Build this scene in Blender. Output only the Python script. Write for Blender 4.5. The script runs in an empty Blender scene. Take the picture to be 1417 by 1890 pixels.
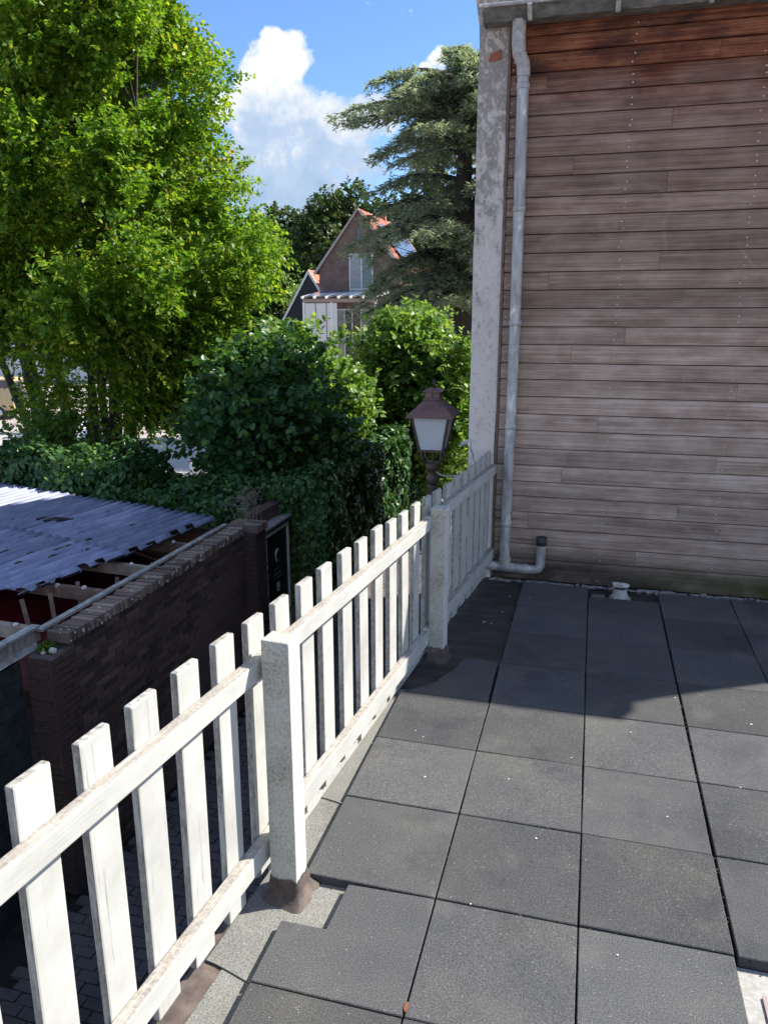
import bpy, bmesh, math, random
import numpy as np
from mathutils import Vector, Matrix
R = math.radians
random.seed(7); rng = np.random.default_rng(7)
sc = bpy.context.scene
COL = sc.collection

# ---------------------------------------------------------------- camera, sky, sun, exposure
CAM = dict(loc=(0, 0, 2.04), yaw=-15.03, pitch=14.45, roll=0.09, f=1415.15)
cam = bpy.data.cameras.new('camera'); co = bpy.data.objects.new('camera', cam); COL.objects.link(co)
co.location = CAM['loc']
co.rotation_euler = (Matrix.Rotation(R(-CAM['yaw']), 3, 'Z') @ Matrix.Rotation(R(90 - CAM['pitch']), 3, 'X') @ Matrix.Rotation(R(-CAM['roll']), 3, 'Z')).to_euler()
cam.sensor_fit = 'HORIZONTAL'; cam.sensor_width = 36.0; cam.lens = CAM['f'] / 1417 * 36
cam.clip_start = 0.05; cam.clip_end = 3000
sc.camera = co

SUN = Vector((0.86, 0.487, 1.0)).normalized()
s_el = math.asin(SUN.z); s_az = math.atan2(SUN.x, SUN.y)
sl = bpy.data.lights.new('sun', 'SUN'); sl.energy = 4.5; sl.angle = R(0.55); sl.color = (1.0, 0.94, 0.84)
so = bpy.data.objects.new('sun', sl); COL.objects.link(so); so.rotation_euler = SUN.to_track_quat('Z', 'Y').to_euler()

sc.view_settings.view_transform = 'Standard'; sc.view_settings.look = 'None'
sc.view_settings.exposure = 1.15; sc.view_settings.gamma = 1.0
sc.view_settings.use_curve_mapping = False

def nodes_of(idb):
    idb.use_nodes = True; nt = idb.node_tree; nt.nodes.clear(); return nt
class NT:
    """small helper to write node graphs"""
    def __init__(s, nt): s.nt = nt
    def n(s, t, **kw):
        x = s.nt.nodes.new(t)
        for k, v in kw.items(): setattr(x, k, v)
        return x
    def l(s, a, b): s.nt.links.new(a, b)
    def setin(s, sock, v):
        if hasattr(v, 'is_linked') or isinstance(v, bpy.types.NodeSocket): s.l(v, sock)
        else: sock.default_value = v
    def math(s, op, a, b=0.0, c=None, clamp=False):
        x = s.n('ShaderNodeMath', operation=op); x.use_clamp = clamp
        s.setin(x.inputs[0], a); s.setin(x.inputs[1], b)
        if c is not None: s.setin(x.inputs[2], c)
        return x.outputs[0]
    def noise(s, vec, scale, detail=4, rough=0.55, dist=0.0, out=0):
        x = s.n('ShaderNodeTexNoise'); x.inputs['Scale'].default_value = scale; x.inputs['Detail'].default_value = detail
        x.inputs['Roughness'].default_value = rough; x.inputs['Distortion'].default_value = dist
        if vec is not None: s.l(vec, x.inputs['Vector'])
        return x.outputs[out]
    def ramp(s, fac, stops, interp='LINEAR'):
        x = s.n('ShaderNodeValToRGB'); x.color_ramp.interpolation = interp
        els = x.color_ramp.elements
        while len(els) < len(stops): els.new(0.5)
        for e, (p, c) in zip(els, stops):
            e.position = p; e.color = (c, c, c, 1) if isinstance(c, (int, float)) else (*c[:3], 1)
        s.l(fac, x.inputs[0]); return x.outputs[0]
    def mix(s, fac, a, b, mode='MIX'):
        x = s.n('ShaderNodeMix', data_type='RGBA', blend_type=mode)
        s.setin(x.inputs[0], fac); 
        for i, v in ((6, a), (7, b)):
            if isinstance(v, (tuple, list)): x.inputs[i].default_value = (*v[:3], 1)
            else: s.l(v, x.inputs[i])
        return x.outputs[2]
    def mapping(s, vec, scale=(1, 1, 1), loc=(0, 0, 0), rot=(0, 0, 0)):
        x = s.n('ShaderNodeMapping'); x.inputs['Scale'].default_value = scale; x.inputs['Location'].default_value = loc
        x.inputs['Rotation'].default_value = rot; s.l(vec, x.inputs['Vector']); return x.outputs[0]

world = bpy.data.worlds.new('World'); sc.world = world
def build_world():
    g = NT(nodes_of(world))
    out = g.n('ShaderNodeOutputWorld'); bg = g.n('ShaderNodeBackground'); g.l(bg.outputs[0], out.inputs[0])
    sky = g.n('ShaderNodeTexSky', sky_type='NISHITA'); sky.sun_disc = False
    sky.sun_elevation = s_el; sky.sun_rotation = s_az; sky.air_density = 1.0; sky.dust_density = 0.3; sky.ozone_density = 2.5
    bg.inputs['Strength'].default_value = 0.14
    tc = g.n('ShaderNodeTexCoord'); d = tc.outputs['Generated']
    warp = g.noise(d, 9.0, 5, 0.6, out=1)
    vm = g.n('ShaderNodeVectorMath', operation='MULTIPLY_ADD'); g.l(warp, vm.inputs[0]); vm.inputs[1].default_value = (0.055,) * 3
    sub = g.n('ShaderNodeVectorMath', operation='SUBTRACT'); g.l(d, sub.inputs[0]); sub.inputs[1].default_value = (0.0275,) * 3
    g.l(sub.outputs[0], vm.inputs[2]); dw = vm.outputs[0]
    field = None
    for az, el, r in CLOUDS:
        c = Vector((math.sin(R(az)) * math.cos(R(el)), math.cos(R(az)) * math.cos(R(el)), math.sin(R(el))))
        dist = g.n('ShaderNodeVectorMath', operation='DISTANCE'); g.l(dw, dist.inputs[0]); dist.inputs[1].default_value = c
        v = g.math('MULTIPLY_ADD', dist.outputs['Value'], -1.0 / r, 1.0)
        field = v if field is None else g.math('MAXIMUM', field, v)
    f1 = g.noise(d, 16.0, 8, 0.58)
    big = g.noise(g.mapping(d, loc=(1.7, 0.4, 2.2)), 2.2, 3, 0.5)                                   # unseen clouds over the rest of the sky, added to whiten ambient light
    rest = g.math('MULTIPLY', g.math('SUBTRACT', big, 0.50), 3.0)
    field = g.math('MAXIMUM', field, rest)
    fsum = g.math('MULTIPLY_ADD', g.math('SUBTRACT', f1, 0.5), 1.9, field)
    mask = g.ramp(fsum, [(0.12, 0.0), (0.24, 0.55), (0.40, 1.0)])
    # body tone: bright billows, blue-grey where the cloud is thick and low
    f2 = g.noise(dw, 26.0, 7, 0.6)
    sep = g.n('ShaderNodeSeparateXYZ'); g.l(d, sep.inputs[0])
    low = g.math('MULTIPLY_ADD', sep.outputs[2], 5.6, -0.72, clamp=True)
    tone = g.math('ADD', g.math('MULTIPLY', low, 0.75), g.math('MULTIPLY', g.math('SUBTRACT', f2, 0.42), 1.2), clamp=True)
    ccol = g.ramp(tone, [(0.0, (1.3, 1.85, 2.65)), (0.35, (1.8, 2.25, 2.9)), (0.6, (3.0, 3.15, 3.35)), (0.85, (4.9, 4.8, 4.7))])
    tint = g.mix(1.0, sky.outputs[0], (0.46, 0.57, 0.72), 'MULTIPLY')
    g.l(g.mix(mask, tint, ccol), bg.inputs['Color'])
CLOUDS = [(-22.1, 15.6, 0.042), (-23.6, 14.6, 0.034), (-23.8, 13.0, 0.044), (-21.1, 12.8, 0.046), (-19.1, 11.8, 0.046), (-22.8, 10.6, 0.055), (-17.1, 11.9, 0.034),
          (-15.6, 12.8, 0.025), (-19.9, 9.7, 0.058), (-17.3, 9.8, 0.045), (-25.4, 12.9, 0.03), (-22.9, 8.3, 0.052), (-19.2, 8.1, 0.046), (-23.3, 7.0, 0.020), (-21.2, 7.0, 0.020),
          (-19.5, 7.0, 0.018), (-11.2, 16.0, 0.024), (-9.8, 15.6, 0.022), (-12.4, 15.6, 0.014), (-30.5, 9.5, .07), (-4.0, 8.0, .09), (-38, 9, .1), (14, 12, .12)]
build_world()

# ---------------------------------------------------------------- object helpers
def tag(o, label=None, cat=None, group=None, kind=None):
    if label: o['label'] = label
    if cat: o['category'] = cat
    if group: o['group'] = group
    if kind: o['kind'] = kind
    return o
def empty(name, loc=(0, 0, 0), rz=0.0):
    o = bpy.data.objects.new(name, None); COL.objects.link(o); o.location = loc; o.rotation_euler = (0, 0, rz); o.empty_display_size = 0.1
    return o
def link(name, me, parent=None, loc=None, rot=None):
    o = bpy.data.objects.new(name, me); COL.objects.link(o)
    if parent: o.parent = parent
    if loc is not None: o.location = loc
    if rot is not None: o.rotation_euler = rot
    return o
class MB:
    def __init__(s): s.v = []; s.f = []; s.sm = []
    def add(s, vs, fs, smooth=False):
        b = len(s.v); s.v += [tuple(v) for v in vs]; s.f += [tuple(b + i for i in f) for f in fs]; s.sm += [smooth] * len(fs)
    def box(s, c, size, rz=0.0, M=None):
        hx, hy, hz = size[0] / 2, size[1] / 2, size[2] / 2
        vs = [Vector((x, y, z)) for x in (-hx, hx) for y in (-hy, hy) for z in (-hz, hz)]
        m = M if M is not None else Matrix.Rotation(rz, 3, 'Z')
        vs = [m @ v + Vector(c) for v in vs]
        s.add(vs, [(0, 1, 3, 2), (4, 6, 7, 5), (0, 4, 5, 1), (2, 3, 7, 6), (0, 2, 6, 4), (1, 5, 7, 3)]); return s
    def box2(s, lo, hi):
        return s.box([(a + b) / 2 for a, b in zip(lo, hi)], [abs(b - a) for a, b in zip(lo, hi)])
    def beam(s, a, b, w, h, up=(0, 0, 1)):
        a, b = Vector(a), Vector(b); d = (b - a); L = d.length; d.normalize()
        side = d.cross(Vector(up)).normalized(); u = side.cross(d)
        M = Matrix((side, d, u)).transposed()
        return s.box((a + b) / 2, (w, L, h), M=M)
    def tube(s, path, rad, n=8, cap=True, smooth=True):
        P = [Vector(p) for p in path]; rad = rad if hasattr(rad, '__len__') else [rad] * len(P)
        vs = []; ref = None
        for i, p in enumerate(P):
            d = (P[min(i + 1, len(P) - 1)] - P[max(i - 1, 0)])
            if d.length < 1e-9: d = Vector((0, 0, 1))
            d.normalize()
            if ref is None: ref = Vector((1, 0, 0)) if abs(d.x) < .9 else Vector((0, 1, 0))
            u = (ref - d * ref.dot(d)).normalized(); w = d.cross(u); ref = u
            for k in range(n):
                a = 2 * math.pi * k / n; vs.append(p + (u * math.cos(a) + w * math.sin(a)) * rad[i])
        fs = [(i * n + k, i * n + (k + 1) % n, (i + 1) * n + (k + 1) % n, (i + 1) * n + k) for i in range(len(P) - 1) for k in range(n)]
        s.add(vs, fs, smooth)
        if cap:
            s.add(vs[:n][::-1], [tuple(range(n))]); s.add(vs[-n:], [tuple(range(n))])
        return s
    def lathe(s, prof, c=(0, 0, 0), n=20, smooth=True):
        vs = [(c[0] + r * math.cos(2 * math.pi * k / n), c[1] + r * math.sin(2 * math.pi * k / n), c[2] + z) for r, z in prof for k in range(n)]
        fs = [(i * n + k, i * n + (k + 1) % n, (i + 1) * n + (k + 1) % n, (i + 1) * n + k) for i in range(len(prof) - 1) for k in range(n)]
        s.add(vs, fs, smooth); return s
    def prism(s, poly, z0, z1):
        n = len(poly); vs = [(x, y, z0) for x, y in poly] + [(x, y, z1) for x, y in poly]
        s.add(vs, [tuple(range(n))[::-1], tuple(range(n, 2 * n))] + [(i, (i + 1) % n, n + (i + 1) % n, n + i) for i in range(n)]); return s
    def extr(s, poly3, vec):
        n = len(poly3); P = [Vector(p) for p in poly3]; v = Vector(vec)
        s.add(P + [p + v for p in P], [tuple(range(n))[::-1], tuple(range(n, 2 * n))] + [(i, (i + 1) % n, n + (i + 1) % n, n + i) for i in range(n)]); return s
    def mesh(s, name, mat=None, fix=True):
        me = bpy.data.meshes.new(name); me.from_pydata(s.v, [], s.f)
        me.polygons.foreach_set('use_smooth', s.sm)
        if fix:
            bm = bmesh.new(); bm.from_mesh(me); bmesh.ops.recalc_face_normals(bm, faces=bm.faces); bm.to_mesh(me); bm.free()
        if mat: me.materials.append(mat)
        me.update(); return me
    def build(s, name, mat, parent=None, bevel=0, seg=1):
        o = link(name, s.mesh(name, mat), parent)
        if bevel: bev(o, bevel, seg)
        return o
def bev(o, w, seg=1):
    m = o.modifiers.new('bevel', 'BEVEL'); m.width = w; m.segments = seg; m.limit_method = 'ANGLE'; m.angle_limit = R(40)
def bevmesh(mb, name, mat, w, seg=1):
    """bake a bevel into shared mesh data"""
    me = mb.mesh(name, mat); bm = bmesh.new(); bm.from_mesh(me)
    bmesh.ops.bevel(bm, geom=bm.edges[:], offset=w, segments=seg, affect='EDGES', profile=0.5)
    bm.to_mesh(me); bm.free(); return me
def fastmesh(name, V, F, mat, attr=None):
    """V (n,3), F (m,k) arrays -> mesh; attr: per-face float"""
    me = bpy.data.meshes.new(name); V = np.asarray(V, np.float32); F = np.asarray(F, np.int32); k = F.shape[1]
    me.vertices.add(len(V)); me.vertices.foreach_set('co', V.ravel())
    me.loops.add(F.size); me.loops.foreach_set('vertex_index', F.ravel())
    me.polygons.add(len(F)); me.polygons.foreach_set('loop_start', np.arange(0, F.size, k, dtype=np.int32))
    me.update(calc_edges=True)
    if attr is not None:
        a = me.attributes.new('lf', 'FLOAT', 'FACE'); a.data.foreach_set('value', np.asarray(attr, np.float32))
    me.materials.append(mat); return me
def unit(a): return a / np.maximum(np.linalg.norm(a, axis=-1, keepdims=True), 1e-9)
LEAF = {
 'oval': (np.array([(0, 0, 0), (.45, .27, .08), (1, 0, 0), (.45, -.27, .08)]), np.array([(0, 1, 2), (0, 2, 3)])),
 'round': (np.array([(0, 0, 0), (.12, .36, .05), (.5, .46, .09), (.82, .26, .05), (1.05, 0, -.03), (.82, -.26, .05), (.5, -.46, .09), (.12, -.36, .05)]),
           np.array([(0, 1, 2, 3), (0, 3, 4, 4), (0, 4, 5, 5), (0, 5, 6, 7)])),
 'ivy': (np.array([(0, 0, 0), (.1, .38, .04), (.55, .34, .08), (1, 0, -.02), (.55, -.34, .08), (.1, -.38, .04)]), np.array([(0, 1, 2, 3), (0, 3, 4, 5)])),
 'needle': (np.array([(0, .05, 0), (1, 0, 0), (0, -.05, 0)]), np.array([(0, 1, 2)])),
}
LEAF['round'] = (LEAF['round'][0], np.array([(0, 1, 2), (0, 2, 3), (0, 3, 4), (0, 4, 5), (0, 5, 6), (0, 6, 7)]))
def leaves(name, P, D, N, L, mat, shape='oval', parent=None, width=1.0, lf=None):
    P = np.asarray(P); D = unit(D); S = unit(np.cross(D, N)); Nn = np.cross(S, D); n = len(P)
    T, F = LEAF[shape]; L = np.broadcast_to(np.asarray(L, float).reshape(-1, 1, 1), (n, 1, 1)) if np.ndim(L) else np.full((n, 1, 1), L)
    V = P[:, None, :] + L * (T[None, :, 0:1] * D[:, None, :] + width * T[None, :, 1:2] * S[:, None, :] + T[None, :, 2:3] * Nn[:, None, :])
    FF = (F[None] + (np.arange(n) * len(T))[:, None, None]).reshape(-1, F.shape[1])
    a = rng.random(n) if lf is None else lf
    return link(name, fastmesh(name, V.reshape(-1, 3), FF, mat, np.repeat(a, len(F))), parent)

# ---------------------------------------------------------------- materials
MAT = {}
def mat(name):
    m = bpy.data.materials.new(name); g = NT(nodes_of(m)); out = g.n('ShaderNodeOutputMaterial'); b = g.n('ShaderNodeBsdfPrincipled')
    g.l(b.outputs[0], out.inputs[0]); MAT[name] = m; g.b = b; g.out = out
    g.tc = g.n('ShaderNodeTexCoord'); g.ob = g.tc.outputs['Object']
    geo = g.n('ShaderNodeNewGeometry'); g.pos = geo.outputs['Position']; g.nrm = geo.outputs['Normal']
    g.rnd = g.n('ShaderNodeObjectInfo').outputs['Random']
    return m, g
def bump(g, h, strength=0.3, dist=0.01):
    x = g.n('ShaderNodeBump'); x.inputs['Strength'].default_value = strength; x.inputs['Distance'].default_value = dist
    g.l(h, x.inputs['Height']); g.l(x.outputs[0], g.b.inputs['Normal'])
def simple(name, col, rough=0.7, metal=0.0, var=0.25, scale=8.0, bmp=0.15, spec=0.5):
    m, g = mat(name); n = g.noise(g.pos, scale, 6, 0.6)
    dark = tuple(c * (1 - var) for c in col); lite = tuple(min(1, c * (1 + var)) for c in col)
    g.l(g.ramp(n, [(0.3, dark), (0.7, lite)]), g.b.inputs['Base Color'])
    g.b.inputs['Roughness'].default_value = rough; g.b.inputs['Metallic'].default_value = metal; g.b.inputs['Specular IOR Level'].default_value = spec
    if bmp: bump(g, g.noise(g.pos, scale * 6, 5, .6), bmp, 0.004)
    return m
def leafmat(name, stops, trans=0.35, rough=0.45, tcol=None, patch=0.0):
    m, g = mat(name); a = g.n('ShaderNodeAttribute', attribute_name='lf').outputs['Fac']
    f = a
    if patch:
        p = g.math('MULTIPLY', g.math('SUBTRACT', g.noise(g.pos, 0.8, 3, .5), .5), patch); f = g.math('ADD', a, p, clamp=True)
    c = g.ramp(f, stops); g.l(c, g.b.inputs['Base Color']); g.b.inputs['Roughness'].default_value = rough
    g.b.inputs['Specular IOR Level'].default_value = 0.35
    t = g.n('ShaderNodeBsdfTranslucent'); tc = g.mix(1.0, c, tcol or (1.25, 1.3, .45), 'MULTIPLY'); g.l(tc, t.inputs[0])
    mx = g.n('ShaderNodeMixShader'); mx.inputs[0].default_value = trans; g.l(g.b.outputs[0], mx.inputs[1]); g.l(t.outputs[0], mx.inputs[2])
    g.l(mx.outputs[0], g.out.inputs[0]); return m

def m_rubber():
    m, g = mat('rubber_tile')
    g1 = g.noise(g.pos, 210, 3, .85); v = g.n('ShaderNodeTexVoronoi'); v.inputs['Scale'].default_value = 150; g.l(g.pos, v.inputs['Vector'])
    big = g.noise(g.pos, 2.1, 6, .62); big2 = g.noise(g.pos, 7, 4, .6)
    base = g.ramp(g1, [(.34, (.041, .0415, .042)), (.52, (.078, .079, .080)), (.68, (.155, .156, .156))])
    tone = g.ramp(big, [(.3, (.80, .82, .86)), (.55, (1.0, 1.0, 1.0)), (.75, (1.25, 1.22, 1.08))])
    c = g.mix(1.0, base, tone, 'MULTIPLY')
    rr = g.math('MULTIPLY_ADD', g.rnd, .42, .80); cmb = g.n('ShaderNodeCombineXYZ'); [g.l(rr, cmb.inputs[i]) for i in range(3)]
    c = g.mix(1.0, c, cmb.outputs[0], 'MULTIPLY')
    st = g.ramp(g.noise(g.pos, 3.6, 3, .5), [(.60, 0.0), (.76, .40)]); c = g.mix(st, c, (.145, .143, .130)); wr = g.ramp(g.noise(g.pos, 1.3, 7, .7), [(.36, .42), (.46, 0.0)]); c = g.mix(wr, c, (.030, .032, .036))
    # pale granules, sparse
    col = g.n('ShaderNodeSeparateColor'); g.l(v.outputs['Color'], col.inputs[0])
    sp = g.math('MULTIPLY', g.math('GREATER_THAN', col.outputs[0], .988), g.math('LESS_THAN', v.outputs['Distance'], .30))
    c = g.mix(sp, c, (.26, .26, .25)); g.l(c, g.b.inputs['Base Color'])
    g.b.inputs['Roughness'].default_value = .95; g.b.inputs['Specular IOR Level'].default_value = .10
    bump(g, g1, .45, .003)
def m_bitumen():
    m, g = mat('bitumen_grey'); n = g.noise(g.pos, 230, 2, .7); b = g.noise(g.pos, 3, 5, .6)
    c = g.mix(1.0, g.ramp(n, [(.3, (.08, .08, .072)), (.7, (.29, .29, .265))]), g.ramp(b, [(.3, .75), (.7, 1.1)]), 'MULTIPLY')
    g.l(c, g.b.inputs['Base Color']); g.b.inputs['Roughness'].default_value = .9; bump(g, n, .5, .004)
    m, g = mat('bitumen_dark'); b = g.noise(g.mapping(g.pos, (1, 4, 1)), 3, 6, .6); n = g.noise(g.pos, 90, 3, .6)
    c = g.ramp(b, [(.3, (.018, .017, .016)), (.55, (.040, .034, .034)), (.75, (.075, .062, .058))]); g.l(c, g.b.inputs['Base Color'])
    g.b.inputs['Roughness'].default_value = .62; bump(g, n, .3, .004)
def m_flashing():
    m, g = mat('lead_flashing'); b = g.noise(g.pos, 14, 6, .65)
    g.l(g.ramp(b, [(.3, (.045, .034, .029)), (.55, (.105, .080, .068)), (.75, (.17, .135, .115))]), g.b.inputs['Base Color'])
    g.b.inputs['Roughness'].default_value = .8; bump(g, b, .4, .01)
def m_whitepaint():
    m, g = mat('white_paint'); off = g.math('MULTIPLY', g.rnd, 37.0); cmb = g.n('ShaderNodeCombineXYZ'); [g.l(off, cmb.inputs[i]) for i in range(3)]
    va = g.n('ShaderNodeVectorMath', operation='ADD'); g.l(g.ob, va.inputs[0]); g.l(cmb.outputs[0], va.inputs[1]); P = va.outputs[0]
    # objects are modelled with their grain along local z
    gr = g.noise(g.mapping(P, (60, 60, 5)), 1.0, 6, .65); big = g.noise(P, 5.5, 5, .6); sp = g.noise(g.mapping(P, (1, 1, .5)), 70, 4, .7)
    sn = g.n('ShaderNodeSeparateXYZ'); g.l(g.nrm, sn.inputs[0])
    top = g.ramp(sn.outputs[2], [(.35, 0.0), (.8, 1.0)])
    edge = g.math('ABSOLUTE', sn.outputs[1])                         # narrow side faces collect grime
    edge = g.ramp(edge, [(.6, 0.0), (.95, 1.0)])
    dirt_n = g.math('ADD', g.math('MULTIPLY', gr, .55), g.math('MULTIPLY', big, .45))
    thr = g.math('MULTIPLY_ADD', top, -.20, .61); thr = g.math('MULTIPLY_ADD', edge, -.24, thr)
    d = g.math('MULTIPLY', g.math('SUBTRACT', dirt_n, thr), 9.0, clamp=True)
    spk = g.math('MULTIPLY', g.math('SUBTRACT', sp, .66), 10, clamp=True)
    clean = g.ramp(big, [(.3, (.38, .38, .35)), (.7, (.51, .51, .48))])
    dirty = g.ramp(sp, [(.35, (.11, .095, .08)), (.6, (.30, .27, .22)), (.75, (.45, .42, .34))])
    ck = g.ramp(g.noise(g.mapping(P, (75, 75, 1.6)), 1, 3, .5), [(.655, 0.0), (.675, .75), (.70, 0.0)]); clean = g.mix(ck, clean, (.15, .13, .10)); c = g.mix(g.math('MULTIPLY', d, .85), clean, dirty); c = g.mix(g.math('MULTIPLY', spk, .35), c, (.22, .19, .15))
    g.l(c, g.b.inputs['Base Color']); g.b.inputs['Roughness'].default_value = .6
    bump(g, gr, .35, .003)
def m_postpaint():
    m, g = mat('weathered_white_paint'); P = g.ob
    sp = g.noise(g.mapping(P, (1, 1, .6)), 140, 4, .75); big = g.noise(P, 6, 5, .6); gr = g.noise(g.mapping(P, (60, 60, 4)), 1, 5, .6)
    sn = g.n('ShaderNodeSeparateXYZ'); g.l(g.nrm, sn.inputs[0])
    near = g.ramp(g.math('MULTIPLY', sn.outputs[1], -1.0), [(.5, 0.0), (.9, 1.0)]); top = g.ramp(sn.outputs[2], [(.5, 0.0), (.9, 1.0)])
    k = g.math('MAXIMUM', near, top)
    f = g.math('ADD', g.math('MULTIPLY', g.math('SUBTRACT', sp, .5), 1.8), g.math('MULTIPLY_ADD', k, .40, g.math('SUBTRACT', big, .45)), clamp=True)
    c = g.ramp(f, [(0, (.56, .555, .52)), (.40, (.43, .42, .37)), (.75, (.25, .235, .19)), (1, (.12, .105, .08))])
    g.l(c, g.b.inputs['Base Color']); g.b.inputs['Roughness'].default_value = .75; bump(g, gr, .4, .003)
def m_siding():
    m, g = mat('weathered_cedar'); off = g.math('MULTIPLY', g.rnd, 53.0); cmb = g.n('ShaderNodeCombineXYZ'); g.l(off, cmb.inputs[0]); g.l(off, cmb.inputs[2])
    va = g.n('ShaderNodeVectorMath', operation='ADD'); g.l(g.pos, va.inputs[0]); g.l(cmb.outputs[0], va.inputs[1]); P = va.outputs[0]
    warp = g.noise(g.mapping(P, (.5, 1, 11)), 1.6, 4, .6)
    wv = g.n('ShaderNodeTexWave', wave_type='BANDS', bands_direction='Z'); wv.inputs['Scale'].default_value = 26; wv.inputs['Distortion'].default_value = 9
    wv.inputs['Detail'].default_value = 3; wv.inputs['Detail Scale'].default_value = .7; g.l(g.mapping(P, (.13, 1, 1)), wv.inputs['Vector'])
    fine = g.noise(g.mapping(P, (1.3, 1, 55)), 1, 6, .62)
    big = g.noise(g.mapping(g.pos, (.9, 1, 1.3)), 2.0, 5, .6)
    cloud = g.noise(g.mapping(P, (1.6, 1, 3.0)), 2.2, 5, .6); grain = g.math('ADD', g.math('MULTIPLY', wv.outputs['Fac'], .05), g.math('ADD', g.math('MULTIPLY', fine, .38), g.math('ADD', g.math('MULTIPLY', warp, .27), g.math('MULTIPLY', cloud, .32))))
    grey = g.ramp(grain, [(.38, (.19, .125, .092)), (.5, (.385, .272, .210)), (.62, (.58, .445, .36))])
    red = g.ramp(grain, [(.38, (.050, .014, .006)), (.5, (.18, .050, .021)), (.62, (.38, .155, .070))])
    sx = g.n('ShaderNodeSeparateXYZ'); g.l(g.pos, sx.inputs[0]); z = sx.outputs[2]
    # sheltered boards under the gutter keep their red-brown colour
    up = g.math('ADD', z, g.math('ADD', g.math('MULTIPLY', g.math('SUBTRACT', big, .5), .5), g.math('MULTIPLY', g.math('SUBTRACT', g.rnd, .5), .22))); up = g.math('MULTIPLY_ADD', g.math('ADD', sx.outputs[0], -0.2), .10, up)
    fr = g.ramp(g.math('MULTIPLY_ADD', up, 1.0, -3.0), [(.30, 0.0), (.40, .5), (.56, 1.0)])
    c = g.mix(fr, grey, red)
    blk = g.ramp(g.noise(g.mapping(g.pos, (.8, 1, 2.2)), 1.6, 6, .65), [(.50, 0.0), (.62, 1.0)])
    c = g.mix(g.math('MULTIPLY', g.math('MULTIPLY', blk, fr), .75), c, (.018, .010, .010))
    brown = g.ramp(g.math('MULTIPLY', z, .25), [(.35, 0.0), (.62, .75), (.9, .95)])
    c = g.mix(g.math('MULTIPLY', brown, g.math('SUBTRACT', 1.0, fr)), c, g.mix(1.0, c, (.60, .51, .47), 'MULTIPLY'))
    rr = g.math('MULTIPLY_ADD', g.rnd, .30, .80); cm2 = g.n('ShaderNodeCombineXYZ'); [g.l(rr, cm2.inputs[i]) for i in range(3)]
    c = g.mix(1.0, c, cm2.outputs[0], 'MULTIPLY')
    sc_n = g.noise(g.mapping(g.pos, (1, 1, 1)), 1.15, 2, .45); sc_l = g.ramp(sc_n, [(.478, 0.0), (.490, .30), (.502, 0.0)]); sc_l = g.math('MULTIPLY', sc_l, g.ramp(g.noise(g.pos, 3, 3, .6), [(.45, 0.0), (.6, 1.0)])); sc_l = g.math('MULTIPLY', sc_l, g.ramp(g.math('MULTIPLY', z, .25), [(.0, .6), (.70, .5), (.78, 0.0)])); c = g.mix(sc_l, c, (.55, .48, .42))
    # bleached, splashed boards near the deck
    lown = g.ramp(z, [(.12, 1.0), (.55, .75), (1.0, 0.0)]); fl = g.noise(g.mapping(g.pos, (3.5, 1, 16)), 3.0, 6, .7)
    pe = g.math('MULTIPLY', g.math('MULTIPLY', g.math('SUBTRACT', fl, .53), 9, clamp=True), lown)
    c = g.mix(g.math('MULTIPLY', pe, .75), c, (.27, .235, .205))
    # green-black algae at the bottom board
    al = g.ramp(z, [(.05, 1.0), (.15, .65), (.26, 0.0)]); al = g.math('MULTIPLY', al, g.ramp(big, [(.3, .55), (.6, 1.0)]))
    gx = g.ramp(g.math('MULTIPLY', sx.outputs[0], .5), [(0.1, (.026, .021, .012)), (.62, (.050, .056, .014))])
    c = g.mix(al, c, gx)
    g.l(c, g.b.inputs['Base Color']); g.b.inputs['Roughness'].default_value = .78; g.b.inputs['Specular IOR Level'].default_value = .3
    bump(g, fine, .3, .002)
def m_render():
    m, g = mat('old_render'); big = g.noise(g.mapping(g.pos, (1, 1, .7)), 10, 6, .66, .5); fn = g.noise(g.mapping(g.pos, (1, 1, .6)), 42, 6, .7); cr = g.noise(g.mapping(g.pos, (1, 1, .6)), 26, 6, .75)
    sx = g.n('ShaderNodeSeparateXYZ'); g.l(g.pos, sx.inputs[0])
    f = g.math('ADD', g.math('MULTIPLY', big, .55), g.math('MULTIPLY', cr, .45))
    f = g.math('MULTIPLY_ADD', sx.outputs[2], .085, g.math('ADD', f, -.25))
    c = g.ramp(f, [(.40, (.66, .585, .53)), (.50, (.55, .485, .435)), (.53, (.37, .325, .285)), (.60, (.28, .24, .21)), (.635, (.60, .51, .43)), (.8, (.42, .36, .31))])
    sp = g.ramp(fn, [(.58, 0.0), (.66, .6)]); c = g.mix(sp, c, (.20, .175, .155))
    g.l(c, g.b.inputs['Base Color']); g.b.inputs['Roughness'].default_value = .92; bump(g, g.math('ADD', f, g.math('MULTIPLY', fn, .4)), .5, .008)
def m_zinc():
    m, g = mat('zinc'); n = g.noise(g.mapping(g.pos, (1, 1, .35)), 16, 6, .65, .5)
    c = g.ramp(n, [(.33, (.24, .232, .222)), (.5, (.40, .385, .365)), (.60, (.50, .485, .46)), (.68, (.74, .72, .69))])
    g.l(c, g.b.inputs['Base Color']); g.b.inputs['Roughness'].default_value = .55; g.b.inputs['Metallic'].default_value = .25; bump(g, n, .15, .003)
    m, g = mat('zinc_old'); n = g.noise(g.mapping(g.pos, (.5, 1, 1)), 18, 7, .7)
    c = g.ramp(n, [(.3, (.07, .07, .066)), (.52, (.19, .185, .17)), (.72, (.36, .35, .31))])
    g.l(c, g.b.inputs['Base Color']); g.b.inputs['Roughness'].default_value = .65; g.b.inputs['Metallic'].default_value = .2; bump(g, n, .25, .004)
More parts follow.
